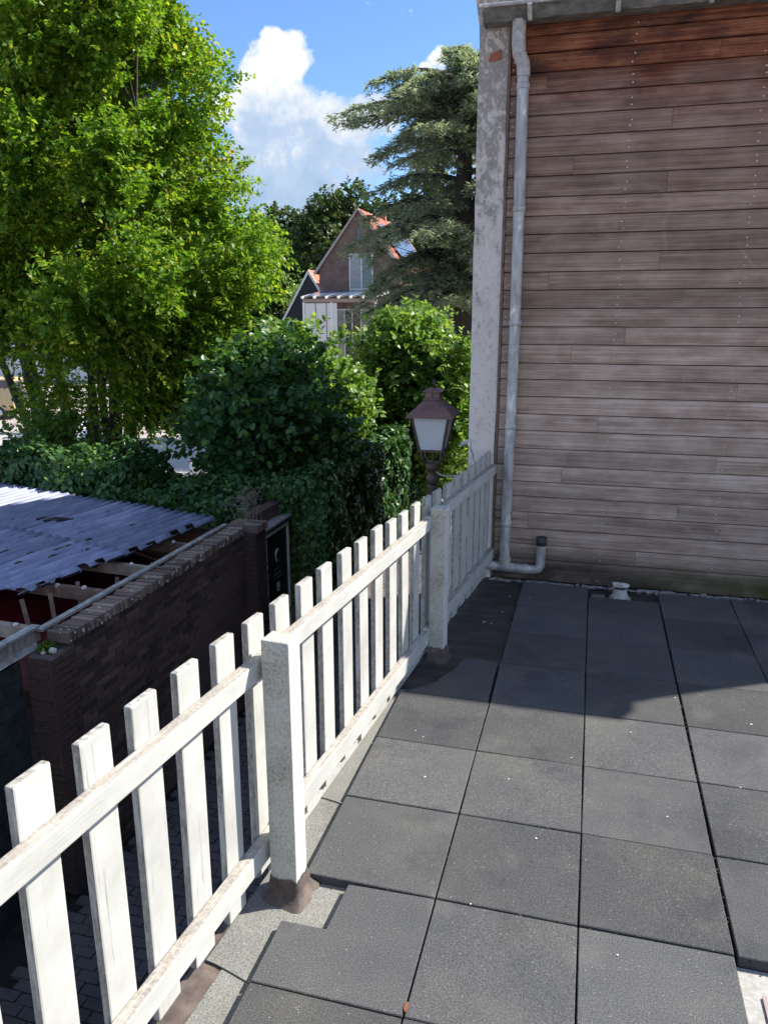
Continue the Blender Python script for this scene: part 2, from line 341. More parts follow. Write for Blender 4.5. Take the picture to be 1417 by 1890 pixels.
def m_brick(name, lo, mid, hi, sc_=7):
    m, g = mat(name); n = g.noise(g.pos, 45, 5, .65); r = g.math('ADD', g.math('MULTIPLY', g.rnd, .6), g.math('MULTIPLY', n, .4))
    c = g.ramp(r, [(.2, lo), (.5, mid), (.85, hi)]); b = g.noise(g.pos, 1.7, 5, .6)
    c = g.mix(1.0, c, g.ramp(b, [(.3, .6), (.7, 1.15)]), 'MULTIPLY')
    g.l(c, g.b.inputs['Base Color']); g.b.inputs['Roughness'].default_value = .85; bump(g, n, .5, .004); return m
def m_corr():
    m, g = mat('corrugated_sheet'); n = g.noise(g.mapping(g.pos, (2.6, .7, 1), rot=(0, 0, R(12))), 2.2, 6, .65); s2 = g.noise(g.pos, 11, 5, .7)
    c = g.ramp(n, [(.3, (.15, .17, .27)), (.5, (.22, .25, .38)), (.7, (.34, .37, .52))])
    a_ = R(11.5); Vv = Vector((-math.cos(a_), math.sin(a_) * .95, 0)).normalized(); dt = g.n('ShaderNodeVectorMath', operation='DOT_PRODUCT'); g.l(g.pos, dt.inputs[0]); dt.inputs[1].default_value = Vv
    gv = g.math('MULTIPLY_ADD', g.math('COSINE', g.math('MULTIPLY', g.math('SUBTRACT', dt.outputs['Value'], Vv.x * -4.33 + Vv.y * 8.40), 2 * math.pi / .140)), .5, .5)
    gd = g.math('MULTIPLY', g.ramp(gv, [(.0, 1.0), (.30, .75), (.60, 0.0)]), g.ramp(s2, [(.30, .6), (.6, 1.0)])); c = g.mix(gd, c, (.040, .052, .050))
    c = g.mix(g.ramp(s2, [(.60, 0.0), (.70, .75)]), c, (.035, .045, .030)); rr = g.math('MULTIPLY_ADD', g.rnd, .3, .85); cm = g.n('ShaderNodeCombineXYZ'); [g.l(rr, cm.inputs[i]) for i in range(3)]
    c = g.mix(1.0, c, cm.outputs[0], 'MULTIPLY'); g.l(c, g.b.inputs['Base Color']); g.b.inputs['Roughness'].default_value = .5; bump(g, s2, .2, .004)
def m_glass():
    m, g = mat('frosted_glass'); n = g.noise(g.pos, 9, 4, .5)
    g.l(g.ramp(n, [(.3, (.78, .79, .79)), (.7, (.88, .89, .89))]), g.b.inputs['Base Color']); g.b.inputs['Roughness'].default_value = .28
    t = g.n('ShaderNodeBsdfTranslucent'); t.inputs[0].default_value = (.75, .78, .8, 1); mx = g.n('ShaderNodeMixShader'); mx.inputs[0].default_value = .45
    g.l(g.b.outputs[0], mx.inputs[1]); g.l(t.outputs[0], mx.inputs[2]); g.l(mx.outputs[0], g.out.inputs[0])
    m, g = mat('window_glass'); g.b.inputs['Base Color'].default_value = (.06, .075, .085, 1); g.b.inputs['Roughness'].default_value = .05; g.b.inputs['Specular IOR Level'].default_value = .9
def m_bark(name, a, b):
    m, g = mat(name); n = g.noise(g.mapping(g.pos, (6, 6, 1.2)), 3, 6, .7); g.l(g.ramp(n, [(.3, a), (.7, b)]), g.b.inputs['Base Color']); g.b.inputs['Roughness'].default_value = .9; bump(g, n, .6, .02)
def m_street():
    m, g = mat('street_paving'); n = g.noise(g.pos, .18, 5, .6); f = g.noise(g.pos, 5, 5, .6)
    c = g.ramp(n, [(.35, (.22, .20, .185)), (.5, (.33, .25, .21)), (.65, (.38, .35, .32))]); c = g.mix(.35, c, g.ramp(f, [(.3, .1), (.7, .42)])); g.l(c, g.b.inputs['Base Color']); g.b.inputs['Roughness'].default_value = .9
m_rubber(); m_bitumen(); m_flashing(); m_whitepaint(); m_postpaint(); m_siding(); m_render(); m_zinc(); m_corr(); m_glass(); m_street()
m_brick('dark_brick', (.055, .034, .028), (.11, .068, .054), (.19, .125, .10))
m_brick('coping_brick', (.12, .085, .068), (.24, .17, .135), (.40, .31, .25))
m_brick('paver', (.05, .046, .046), (.09, .08, .08), (.14, .125, .12))
m_brick('house_brick', (.13, .055, .045), (.20, .085, .066), (.28, .13, .10))
m_brick('orange_tile', (.28, .09, .05), (.38, .13, .075), (.48, .20, .12))
m_brick('chip_brick', (.22, .06, .035), (.30, .08, .05), (.36, .12, .07))
m_bark('bark_grey', (.035, .030, .024), (.085, .072, .058)); m_bark('bark_dark', (.02, .016, .013), (.06, .05, .04))
leafmat('hornbeam_leaf', [(0, (.06, .145, .018)), (.50, (.145, .265, .026)), (.82, (.29, .39, .042)), (.96, (.44, .44, .06)), (1, (.46, .28, .06))], .52, patch=.7)
leafmat('lime_leaf', [(0, (.028, .075, .030)), (.6, (.060, .140, .045)), (1, (.15, .25, .05))], .34, .38)
leafmat('shrub_leaf', [(0, (.055, .12, .025)), (.5, (.13, .235, .05)), (1, (.31, .41, .11))], .45, .36)
leafmat('ivy_leaf', [(0, (.022, .068, .024)), (.6, (.054, .130, .038)), (1, (.12, .21, .05))], .20, .35)
leafmat('cedar_needle', [(0, (.15, .19, .15)), (.5, (.28, .33, .25)), (1, (.44, .47, .30))], .50, .6, tcol=(1, 1.1, .7))
leafmat('far_leaf', [(0, (.025, .055, .016)), (.6, (.055, .095, .025)), (1, (.12, .15, .04))], .25, patch=.5)
leafmat('dry_stem', [(0, (.10, .07, .05)), (1, (.22, .16, .11))], .1, .8)
simple('hedge_core', (.010, .014, .007), .95); simple('moss', (.035, .06, .012), .95, var=.5, scale=40, bmp=.5)
simple('copper_brown', (.15, .082, .074), .5, .2, var=.35, scale=14, bmp=.1); simple('iron_brown', (.085, .060, .048), .55, .3, var=.3)
simple('dark_door', (.006, .008, .016), .35, var=.2); simple('print_white', (.55, .56, .56), .6, var=.05, bmp=0); simple('print_grey', (.10, .11, .12), .6, var=.05, bmp=0)
simple('frame_white', (.62, .62, .60), .6, var=.1); simple('blind_grey', (.30, .31, .31), .7, var=.2); simple('cream_white', (.74, .72, .66), .7, var=.08); simple('dark_timber', (.030, .033, .036), .8, var=.3)
simple('old_timber', (.16, .105, .075), .85, var=.45, scale=12, bmp=.4); simple('pale_timber', (.30, .24, .19), .85, var=.3, scale=10, bmp=.3)
simple('green_board', (.030, .040, .036), .8, var=.55, scale=9, bmp=.5); simple('red_tarp', (.10, .004, .010), .6, var=.4, scale=4)
simple('screw_steel', (.55, .50, .47), .45, .4, var=.1, bmp=0); simple('crumbled_mortar', (.30, .27, .255), .95, var=.65, scale=26, bmp=.9)
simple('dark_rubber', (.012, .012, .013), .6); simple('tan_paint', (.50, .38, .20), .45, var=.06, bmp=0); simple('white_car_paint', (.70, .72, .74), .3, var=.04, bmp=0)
simple('car_glass', (.03, .04, .05), .08, var=.1, bmp=0, spec=.9); simple('tail_light', (.45, .02, .015), .3, var=.1, bmp=0); simple('chrome', (.55, .56, .58), .3, .8, bmp=0)
simple('mortar', (.15, .12, .105), .95, var=.3, scale=20, bmp=.4); simple('soil_joint', (.018, .018, .014), .95, var=.4); simple('screed', (.33, .325, .30), .9, var=.25, scale=60, bmp=.4)
simple('pink_slab', (.30, .235, .225), .8, var=.15, scale=20); simple('solar_glass', (.10, .14, .22), .15, var=.1, bmp=0, spec=.9); simple('teal_panel', (.30, .48, .43), .5, var=.1, bmp=0)
simple('pvc_dark', (.035, .037, .04), .6, var=.3); simple('vent_plastic', (.40, .37, .34), .7, var=.3, scale=30); simple('foil', (.60, .58, .55), .35, .3, var=.3, scale=40)
simple('white_wall', (.70, .68, .64), .85, var=.08); simple('litter_white', (.62, .60, .55), .8, var=.2, bmp=0); simple('dry_leaf', (.16, .055, .025), .8, bmp=0)

# ---------------------------------------------------------------- ground and alley
GZ = -2.9
def big_sheet(name, z, x0, x1, y0, y1, m, n=2):
    xs = np.linspace(x0, x1, n); ys = np.linspace(y0, y1, n)
    V = [(x, y, z) for y in ys for x in xs]; F = [(j * n + i, j * n + i + 1, (j + 1) * n + i + 1, (j + 1) * n + i) for j in range(n - 1) for i in range(n - 1)]
    return tag(link(name, fastmesh(name, V, F, MAT[m])), kind='structure')
big_sheet('ground', GZ - .06, -900, 900, -300, 1500, 'street_paving')
def alley():
    base = tag(MB().box2((-4.6, -1.5, GZ - .055), (-.9, 17, GZ - .03)).build('alley_bed', MAT['soil_joint']), kind='structure'); base.name = 'alley_ground'
    me = bevmesh(MB().box((0, 0, 0), (.196, .092, .05)), 'paver_brick', MAT['paver'], .006)
    cells = []
    y = 1.2; r = 0
    while y < 16:
        x = -4.05 + (.1 if r % 2 else 0)
        while x < -1.15:
            cells.append((x + .1, y, 0)); x += .203
        y += .099; r += 1
    def key(c): # nearest and visible through the pickets first
        return math.hypot(c[0], c[1] - .5) if c[1] > 2.4 else 50 + c[1]
    cells.sort(key=key); M = MB()
    for i, (x, y, a) in enumerate(cells):
        dz = random.gauss(0, .003); rz = random.gauss(0, .03)
        if i < 290:
            link('paving_brick', me, base, (x, y, GZ - .025 + dz), (random.gauss(0, .015), random.gauss(0, .015), rz))
        else: M.box((x, y, GZ - .025 + dz), (.192, .090, .05), rz)
    o = M.build('paving_bricks', MAT['paver'], base); o['kind'] = 'stuff'
alley()

# ---------------------------------------------------------------- roof terrace
def terrace():
    xl = lambda y: -1.088 + .0823 * (y - 2.253)
    body = MB().prism([(xl(-4), -4), (6.2, -4), (6.2, 5.93), (-.76, 5.93), (xl(4.5), 4.5)], -.40, -.047).build('roof_terrace', MAT['bitumen_dark']); tag(body, kind='structure')
    MB().box2((-.98, -4, GZ - .06), (6.1, 5.9, -.402)).build('terrace_house_wall', MAT['dark_brick'], body)
    # granulated roofing felt along the fence: three lapped sheets with curved ends
    def felt(y0, y1, z, curve0, curve1, x1=-.60):
        n = 14; ins = .070 if y0 < 1.8 else .004; xs = np.linspace(xl(y0) + ins, x1, n); xb_ = np.linspace(xl(y1) + ins, x1, n)
        a = [(x, y0 + curve0 * math.sin(math.pi * .55 * i / (n - 1)) ** 1.3) for i, x in enumerate(xs)]
        b = [(x, y1 + curve1 * math.sin(math.pi * .55 * i / (n - 1)) ** 1.3) for i, x in enumerate(xb_)]
        MB().prism(a + b[::-1], z, z + .004).build('roofing_felt', MAT['bitumen_grey'], body)
    felt(-2, 1.99, -.046, 0, -.10); felt(1.87, 2.86, -.0405, -.10, -.06); felt(2.80, 3.87, -.035, -.07, 0, -.62)
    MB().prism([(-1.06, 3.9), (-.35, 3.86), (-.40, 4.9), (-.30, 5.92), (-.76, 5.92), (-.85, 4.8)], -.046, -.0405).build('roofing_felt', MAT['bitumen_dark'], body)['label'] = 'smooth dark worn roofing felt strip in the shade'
    # tiles
    X0 = .0730; Y0 = 3.7973
    full = bevmesh(MB().box((0, 0, 0), (.494, .494, .043)), 'tile', MAT['rubber_tile'], .003)
    def tile(x, y, gap=0):
        return link('paving_tile', full, body, (x, y, -.0215 + random.gauss(0, .0012)), (random.gauss(0, .0015), random.gauss(0, .0015), random.gauss(0, .004)))
    def cut(poly, z=-.0215):
        o = MB().prism(poly, -.043, 0).build('paving_tile', MAT['rubber_tile'], body); bev(o, .003); return o
    for c in range(-2, 10):
        for r in range(-12, 4):
            xa = X0 + c * .5; ya = Y0 + r * .5; xc, yc = xa + .25, ya + .25
            if c == 1 or c >= 2: xc += .006
            if c == -2:
                if r > 0: continue
                if r == -4:
                    cut([(xa + .003, ya + .003), (xa + .497, ya + .003), (xa + .497, ya + .497), (xa + .175, ya + .488), (xa + .165, ya + .265), (xa + .003, ya + .262)][::1])
                    continue
                if r == 0:
                    cut([(-.905, ya + .004), (xa + .49, ya + .004), (xa + .485, ya + .50), (xa + .315, ya + .515), (xa + .27, ya + .49), (xa + .24, ya + .33), (xa + .20, ya + .25), (xa + .17, ya + .15)]) ; continue
            if c == 0 and r == 3:
                cut([(xa + .004, ya + .003), (xa + .497, ya + .003), (xa + .497, ya + .292), (xa + .004, ya + .294)]); continue
            if c >= 1 and r <= -4 and c < 3 and r >= -5: continue
            if c == -1 and r == 3: yc += .004
            tile(xc, yc)
    M = MB(); rg = random.Random(77)
    for i in range(520):
        if rg.random() < .55: x = X0 + rg.choice([-1, 0, 1, 2]) * .5 + rg.gauss(.003, .003); y = rg.uniform(2.35, 5.8)
        else: y = Y0 + rg.choice(range(-3, 4)) * .5 + rg.gauss(0, .003); x = rg.uniform(-.9, 1.6)
        r_ = rg.uniform(.0015, .004); M.box((x, y, -.006 + rg.uniform(-.008, .002)), (r_ * 2, r_ * 2.6, r_ * 2), rg.uniform(0, 3))
    o = M.build('joint_grit', MAT['soil_joint'], body); o['kind'] = 'stuff'
    # exposed screed with a reddish square slab where two tiles are missing
    MB().box2((X0 + .5, Y0 - 2.52, -.046), (X0 + 1.52, Y0 - 1.5, -.042)).build('bare_screed', MAT['screed'], body)
    MB().box2((X0 + .565, Y0 - 2.3, -.0419), (X0 + 1.2, Y0 - 1.61, -.034)).build('slab', MAT['pink_slab'], body)['label'] = 'reddish square slab set in pale screed'
    # crumbled flashing line at the foot of the boarded wall
    M = MB(); n = 110
    for i in range(n):
        x = -.68 + i * .042
        w = random.uniform(.015, .045); M.box((x, 5.925 - random.uniform(0, .02) - w / 2, -.038 + random.uniform(0, .006)), (random.uniform(.02, .07), w, random.uniform(.006, .03)), random.uniform(-.5, .5))
    o = M.build('crumbled_flashing', MAT['crumbled_mortar'], body); o['kind'] = 'stuff'
    MB().box2((-.74, 5.875, -.0405), (4.2, 5.952, -.036)).build('wall_flashing', MAT['bitumen_dark'], body)
    # edge board under the pickets, outside the felt
    d = Vector((.082, .9966, 0)); nrm = Vector((-.9966, .082, 0)); A = Vector((-1.031, 2.253, 0)) + nrm * .070
    def board(s0, s1, zt, zb, m, lab):
        a = A + d * s0; b = A + d * s1; o = MB().beam((a.x, a.y, (zt + zb) / 2), (b.x, b.y, (zt + zb) / 2), .026, zt - zb).build('edge_board', MAT[m], body); o['label'] = lab
    o = MB().prism([(xl(-2) - .03, -2), (xl(-2) + .085, -2), (xl(2.05) + .085, 2.05), (xl(2.05) - .03, 2.05)], -.0475, -.0465).build('edge_flashing', MAT['lead_flashing'], body); o['label'] = 'brown lead-covered roof edge'; board(-3.2, -.16, -.05, -.20, 'lead_flashing', 'brown lead-covered roof upstand'); board(.10, 2.02, .0, -.20, 'white_paint', 'bluish white painted edge board'); board(2.03, 3.4, -.03, -.2, 'white_paint', 'bluish white painted edge board')
    # litter on the deck
    for (x, y, s_) in [(-.62, 5.0, .03), (-.57, 4.98, .016), (-.50, 5.55, .014), (-.52, 5.22, .017), (-.62, 3.02, .016), (-.10, 2.72, .016), (.02, 3.35, .012), (.30, 3.66, .010), (.55, 4.1, .013), (-.25, 3.1, .012), (.42, 3.0, .014), (.75, 3.3, .012), (.20, 2.2, .012), (.9, 3.9, .02), (-.3, 2.3, .01), (-.75, 3.4, .012), (-.7, 3.35, .01), (-.35, 5.45, .012)]:
        o = MB().prism([(x + s_ * .40 * math.cos(a) * random.uniform(.6, 1), y + s_ * .27 * math.sin(a) * random.uniform(.6, 1)) for a in np.linspace(0, 5.6, 7)], .0 if x > -.44 or y < 4.3 else -.040, .003 if x > -.44 or y < 4.3 else -.037).build('paint_flake', MAT['litter_white'])
        tag(o, 'small white paint flake lying on the roof terrace', 'paint flake', 'paint flakes scattered on the terrace')
    o = MB().prism([(-.432, 1.825), (-.424, 1.812), (-.417, 1.828), (-.421, 1.850), (-.430, 1.846)], .001, .004).build('dry_leaf', MAT['dry_leaf']); tag(o, 'small reddish dry leaf caught in the joint between tiles', 'leaf')
terrace()

# vent stub
def vent():
    t = empty('vent_pipe', (.305, 5.73, -.043)); tag(t, 'short grey vent stub with foil cap beside the boarded wall', 'vent')
    MB().lathe([(.0, 0), (.085, 0), (.062, .02), (.050, .05), (.047, .085), (0, .085)], n=20).build('cone_base', MAT['vent_plastic'], t)
    MB().lathe([(.0, .0851), (.052, .0851), (.052, .098), (0, .098)], n=20).build('collar', MAT['dark_rubber'], t)
    M = MB(); n = 18
    vs = [(.0, 0, .125)]
    for k in range(n): a = 2 * math.pi * k / n; r_ = .060 + .008 * math.sin(5 * a + 1); vs.append((r_ * math.cos(a), r_ * math.sin(a), .104 + .010 * math.sin(3 * a)))
    for k in range(n): a = 2 * math.pi * k / n; vs.append((.050 * math.cos(a), .050 * math.sin(a), .0985))
    M.add(vs, [(0, 1 + k, 1 + (k + 1) % n) for k in range(n)] + [(1 + k, 1 + n + k, 1 + n + (k + 1) % n, 1 + (k + 1) % n) for k in range(n)])
    M.build('foil_cap', MAT['foil'], t)
    o = MB().box2((.10, 5.64, -.0405), (.20, 5.76, -.036)).build('patch', MAT['zinc_old']); tag(o, 'small square grey cement patch on dark roofing left of the vent', 'patch')
vent()

# ---------------------------------------------------------------- picket fence
def fence():
    root = empty('picket_fence', (-1.02, 2.3, 0)); tag(root, 'weathered white wooden picket fence along the terrace edge', 'fence')
    bpy.context.view_layer.update(); inv = root.matrix_world.inverted()
    d1 = Vector((.082, .9966, 0)).normalized(); A = Vector((-1.031, 2.253, 0))
    B = A + d1 * 2.03; E_ = Vector((-.680, 5.88, 0)); d3 = (E_ - B).normalized()
    def pos(s): return (A + d1 * s, d1) if s < 2.03 else (B + d3 * (s - 2.03), d3)
    def piece(name, c, axis_len, w_out, w_side, along, lab=None, bevel=.005, tilt=0.0, m='white_paint'):
        """box whose local z is its grain"""
        me = MB().box((0, 0, 0), (w_out, w_side, axis_len)).mesh(name, MAT[m]); o = link(name, me, root); bev(o, bevel, 2)
        z = Vector(along[0]).normalized(); y = Vector(along[1]).normalized(); x = y.cross(z).normalized(); y = z.cross(x)
        M = Matrix((x, y, z)).transposed().to_4x4(); M.translation = Vector(c); o.matrix_local = inv @ M
        if lab: o['label'] = lab
        return o
    tops = [(-2.42, 1.045), (-2.21, 1.04), (-2.0, 1.04), (-1.79, 1.045), (-1.58, 1.04), (-1.372, 1.045), (-1.162, 1.045), (-.947, 1.045), (-.735, 1.03), (-.541, 1.032), (-.337, 1.03), (-.129, 1.028), (.075, 1.023), (.282, 1.019), (.49, 1.022), (.686, 1.021), (.906, 1.023), (1.112, 1.017), (1.324, 1.021), (1.542, 1.002), (1.751, .995), (1.961, .993),
            (2.182, .985), (2.392, .980), (2.60, .98), (2.80, .985), (2.99, .985), (3.17, .99), (3.34, .99), (3.50, 1.00), (3.655, 1.01)]
    for s, zt in tops:
        w = .113; p, d = pos(s - w / 2); out = Vector((-d.y, d.x, 0)); zb = random.uniform(-.012, .012) + (.0 if s < 0 else .0)
        if s < 0: zb -= .02
        c = p + out * (.042 + .0145); c.z = (zt + zb) / 2
        o = piece('picket', c, zt - zb, .027, w, ((random.gauss(0, .004), random.gauss(0, .006), 1), d), bevel=.006)
    def rail(s0, s1, z0, z1, h, lab=None):
        p0, d = pos(s0 + 1e-4); p1, _ = pos(s1 - 1e-4); out = Vector((-d.y, d.x, 0)); a = p0 + out * .021; b = p1 + out * .021; a.z = z0 - h / 2; b.z = z1 - h / 2
        al = (b - a)
        # local z along the rail, local y up
        x = Vector((d.y, -d.x, 0)); me = MB().box((0, 0, 0), (.042, h, al.length)).mesh('rail', MAT['white_rail']); o = link('rail', me, root); bev(o, .005, 2)
        z = al.normalized(); y = (Vector((0, 0, 1)) - z * z.z).normalized(); xx = y.cross(z); M = Matrix((xx, y, z)).transposed().to_4x4(); M.translation = (a + b) / 2; o.matrix_local = inv @ M
    rail(-2.6, .045, .925, .897, .072); rail(.047, 2.02, .897, .878, .072); rail(2.034, 3.735, .885, .905, .075)
    rail(-2.6, .045, .198, .186, .085); rail(.047, 2.02, .196, .165, .085); rail(2.034, 3.735, .178, .22, .085)
    # posts with lead-grey felt wrapped round their feet
    def post(cx, cy, w, dpt, h, zb, rz):
        me = MB().box((0, 0, 0), (w, dpt, h - zb)).mesh('post', MAT['weathered_white_paint']); o = link('post', me, root); bev(o, .006, 2)
        M = Matrix.Rotation(rz, 4, 'Z'); M.translation = (cx, cy, (h + zb) / 2); o.matrix_local = inv @ M; return o
    a5 = -math.atan2(.082, .9966)
    post(-.962, 2.228, .105, .088, .986, .03, a5); post(-.818, 4.335, .092, .095, .937, .045, a5)
    post(-1.13, .20, .105, .088, .99, -.04, a5)
    def foot(cx, cy, w, dpt, flare, ht, seed):
        rr = random.Random(seed); M = MB(); lv = [(0, flare * 1.15, 0), (.10, flare * .95, 0), (.25, flare * .55, 0), (.45, flare * .25, 0), (.65, .010, 0), (.85, .006, 0), (1.0, .004, 0)]; n = 36; vs = []
        for t, fl, _ in lv:
            for k in range(n):
                a = 2 * math.pi * k / n; ca, sa = math.cos(a), math.sin(a); m_ = max(abs(ca), abs(sa)); x = ca / m_; y = sa / m_
                j = 1 + (.28 * math.sin(k * .9 + seed) * math.sin(k * .37) + rr.uniform(-.06, .06)) * (1 if t < .5 else .2)
                vs.append((x * (w / 2 + fl * j), y * (dpt / 2 + fl * j), -.042 + t * ht + (rr.uniform(-.004, .004) if t < 1 else rr.uniform(-.008, .008))))
        fs = [(i * n + k, i * n + (k + 1) % n, (i + 1) * n + (k + 1) % n, (i + 1) * n + k) for i in range(len(lv) - 1) for k in range(n)]
        M.add(vs, fs, True); me = M.mesh('post_flashing', MAT['lead_flashing']); o = link('post_flashing', me, root); Mx = Matrix.Rotation(a5, 4, 'Z'); Mx.translation = (cx, cy, 0); o.matrix_local = inv @ Mx
    foot(-.962, 2.228, .105, .088, .036, .100, 3); foot(-.818, 4.335, .094, .097, .022, .10, 5); foot(-1.13, .2, .105, .088, .05, .1, 9)
def m_rail():
    m, g = mat('white_rail'); off = g.math('MULTIPLY', g.rnd, 37.0); cmb = g.n('ShaderNodeCombineXYZ'); [g.l(off, cmb.inputs[i]) for i in range(3)]
    va = g.n('ShaderNodeVectorMath', operation='ADD'); g.l(g.ob, va.inputs[0]); g.l(cmb.outputs[0], va.inputs[1]); P = va.outputs[0]
    gr = g.noise(g.mapping(P, (130, 130, 7)), 1.0, 6, .7); big = g.noise(g.mapping(P, (1, 1, .5)), 7, 5, .65); sp = g.noise(P, 90, 4, .7)
    sn = g.n('ShaderNodeSeparateXYZ'); g.l(g.nrm, sn.inputs[0]); top = g.ramp(sn.outputs[2], [(.4, 0.0), (.8, 1.0)])
    f = g.math('ADD', g.math('MULTIPLY', gr, .6), g.math('MULTIPLY', big, .4)); thr = g.math('MULTIPLY_ADD', top, -.22, .60)
    d = g.math('MULTIPLY', g.math('SUBTRACT', f, thr), 8.0, clamp=True)
    clean = g.ramp(big, [(.3, (.38, .38, .35)), (.7, (.51, .51, .48))]); dirty = g.ramp(sp, [(.3, (.14, .12, .10)), (.6, (.34, .30, .26)), (.75, (.5, .46, .38))])
    g.l(g.mix(g.math('MULTIPLY', d, .9), clean, dirty), g.b.inputs['Base Color']); g.b.inputs['Roughness'].default_value = .65; bump(g, gr, .4, .003)
m_rail(); fence()

# ---------------------------------------------------------------- boarded house wall, pillar, gutter, downpipe
YW = 5.954; XR = 3.86
def boarded_house():
    root = empty('boarded_house', (1.5, YW, GZ)); tag(root, 'house side clad in weathered horizontal cedar boards', 'house')
    bpy.context.view_layer.update()
    def part(o):
        o.parent = root; o.matrix_parent_inverse = root.matrix_world.inverted(); return o
    part(MB().box2((-.69, YW + .025, GZ), (3.5, 6.2, 4.05)).box2((-.69, YW + .04, GZ), (XR, 14.1, 4.055)).build('wall', MAT['dark_brick']))
    # roof: two slopes with the ridge running left to right
    M = MB(); y0, y1, yr, ze, zr = YW + .03, 14.2, 10.1, 4.10, 9.0
    M.extr([(-.9, y0, ze), (-.9, yr, zr), (-.9, y1, ze), (-.9, y1, ze - .1), (-.9, y0, ze - .1)], (XR + .9, 0, 0)); part(M.build('roof', MAT['coping_brick']))
    zs = [-.03, .042, .146, .267, .395, .53, .656, .775, .903, 1.036, 1.175, 1.302, 1.434, 1.563, 1.683, 1.82, 1.949, 2.08, 2.211, 2.338, 2.468, 2.598, 2.722, 2.848, 2.987, 3.114, 3.244, 3.381, 3.517, 3.652, 3.772, 3.877, 4.0, 4.13, 4.26]
    zs = [-.03] + zs[2:]
    J = {3.70: [.67], 3.57: [-.43, 2.3], 3.32: [.41], 3.04: [-.22], 2.92: [.41], 2.40: [.40], 2.27: [-.35], 1.88: [.21], 1.75: [-.16], 1.49: [1.0], 1.24: [.06], .99: [.91], .85: [-.18], .59: [.68], .47: [-.42], .20: [.41], .10: [1.19]}
    for i in range(len(zs) - 1):
        z0, z1 = zs[i] + .0065, zs[i + 1] - .0015; zc = (z0 + z1) / 2; xs = [-.678]
        for k, v in J.items():
            if abs(k - zc) < .062: xs += v
        xs += [random.uniform(1.9, 2.6), 3.5]; xs = sorted(xs)
        for a, b in zip(xs[:-1], xs[1:]):
            if b - a < .2 and b < 3: pass
            ya = YW - .012 + random.gauss(0, .0012); a_, b_ = a + .0008, b - .0008
            prof = [(ya, z0), (ya + .001, z1 - .022), (ya + .010, z1), (YW + .024, z1), (YW + .024, z0 - .003), (ya + .006, z0 - .003)]
            M = MB(); M.extr([(a_, p[0], p[1]) for p in prof], (b_ - a_, 0, 0)); part(M.build('cladding_board', MAT['weathered_cedar']))
    M = MB()
    for X in (-.662, .14, .955, 1.77, 2.6, 3.4):
        for i in range(len(zs) - 1):
            h = zs[i + 1] - zs[i]
            for t in (.24, .60):
                x = X + random.gauss(0, .006); z = zs[i] + h * t + random.gauss(0, .004)
                if z < .28 and random.random() < .5: continue
                n = 8; r_ = .0058; vs = [(x, YW - .0155, z)] + [(x + r_ * math.cos(2 * math.pi * k / n), YW - .0125, z + r_ * math.sin(2 * math.pi * k / n)) for k in range(n)]
                M.add(vs, [(0, 1 + k, 1 + (k + 1) % n) for k in range(n)])
    o = part(M.build('screw_heads', MAT['screw_steel'])); o['kind'] = 'stuff'
    part(MB().box2((-.6985, YW - .022, -.02), (-.680, YW + .024, 4.3)).build('corner_trim', MAT['old_timber']))
    part(MB().box2((-.6985, YW - .008, 4.262), (3.5, YW + .025, 4.36)).build('fascia_board', MAT['dark_timber']))
    # rendered masonry pillar at the corner, slightly uneven faces
    bm = bmesh.new(); nz = 46; ring = []
    pr = random.Random(4)
    for i in range(nz + 1):
        z = GZ + (4.62 - GZ) * i / nz; jx = lambda: pr.gauss(0, .0028)
        out = .03 if z > 4.12 else 0
        ring.append([bm.verts.new((x + (jx()) + (-out if x < -.8 else 0), y + pr.gauss(0, .0025) - (out if y < 6 else 0), z)) for x, y in ((-.905, YW - .012), (-.84, YW - .016), (-.77, YW - .014), (-.7005, YW - .012), (-.7005, 6.30), (-.905, 6.30))])
    for i in range(nz):
        for k in range(6): bm.faces.new((ring[i][k], ring[i][(k + 1) % 6], ring[i + 1][(k + 1) % 6], ring[i + 1][k]))
    bm.faces.new(ring[0][::-1]); bm.faces.new(ring[-1]); me = bpy.data.meshes.new('corner_pillar'); bm.to_mesh(me); bm.free(); me.materials.append(MAT['old_render'])
    pil = link('corner_pillar', me); part(pil); pil['label'] = 'narrow rendered corner pillar with blotchy peeling grey-white render'
    M = MB(); M.extr([(-.835, YW - .020, 3.745), (-.828, YW - .020, 3.79), (-.80, YW - .020, 3.80), (-.75, YW - .020, 3.815), (-.745, YW - .020, 3.76), (-.80, YW - .020, 3.742)], (0, .01, 0)); b = part(M.build('brick', MAT['chip_brick'])); b['label'] = 'red brick showing where the render has fallen off'
    # hairline crack near the foot of the pillar
    M = MB(); pts = [(-.895, 1.10), (-.885, 1.06), (-.89, 1.02), (-.872, .98), (-.868, .94), (-.845, .90)]
    M.tube([(x, YW - .0165, z) for x, z in pts], [.001, .0018, .003, .0032, .002, .001], 5); part(M.build('crack', MAT['soil_joint']))
boarded_house()
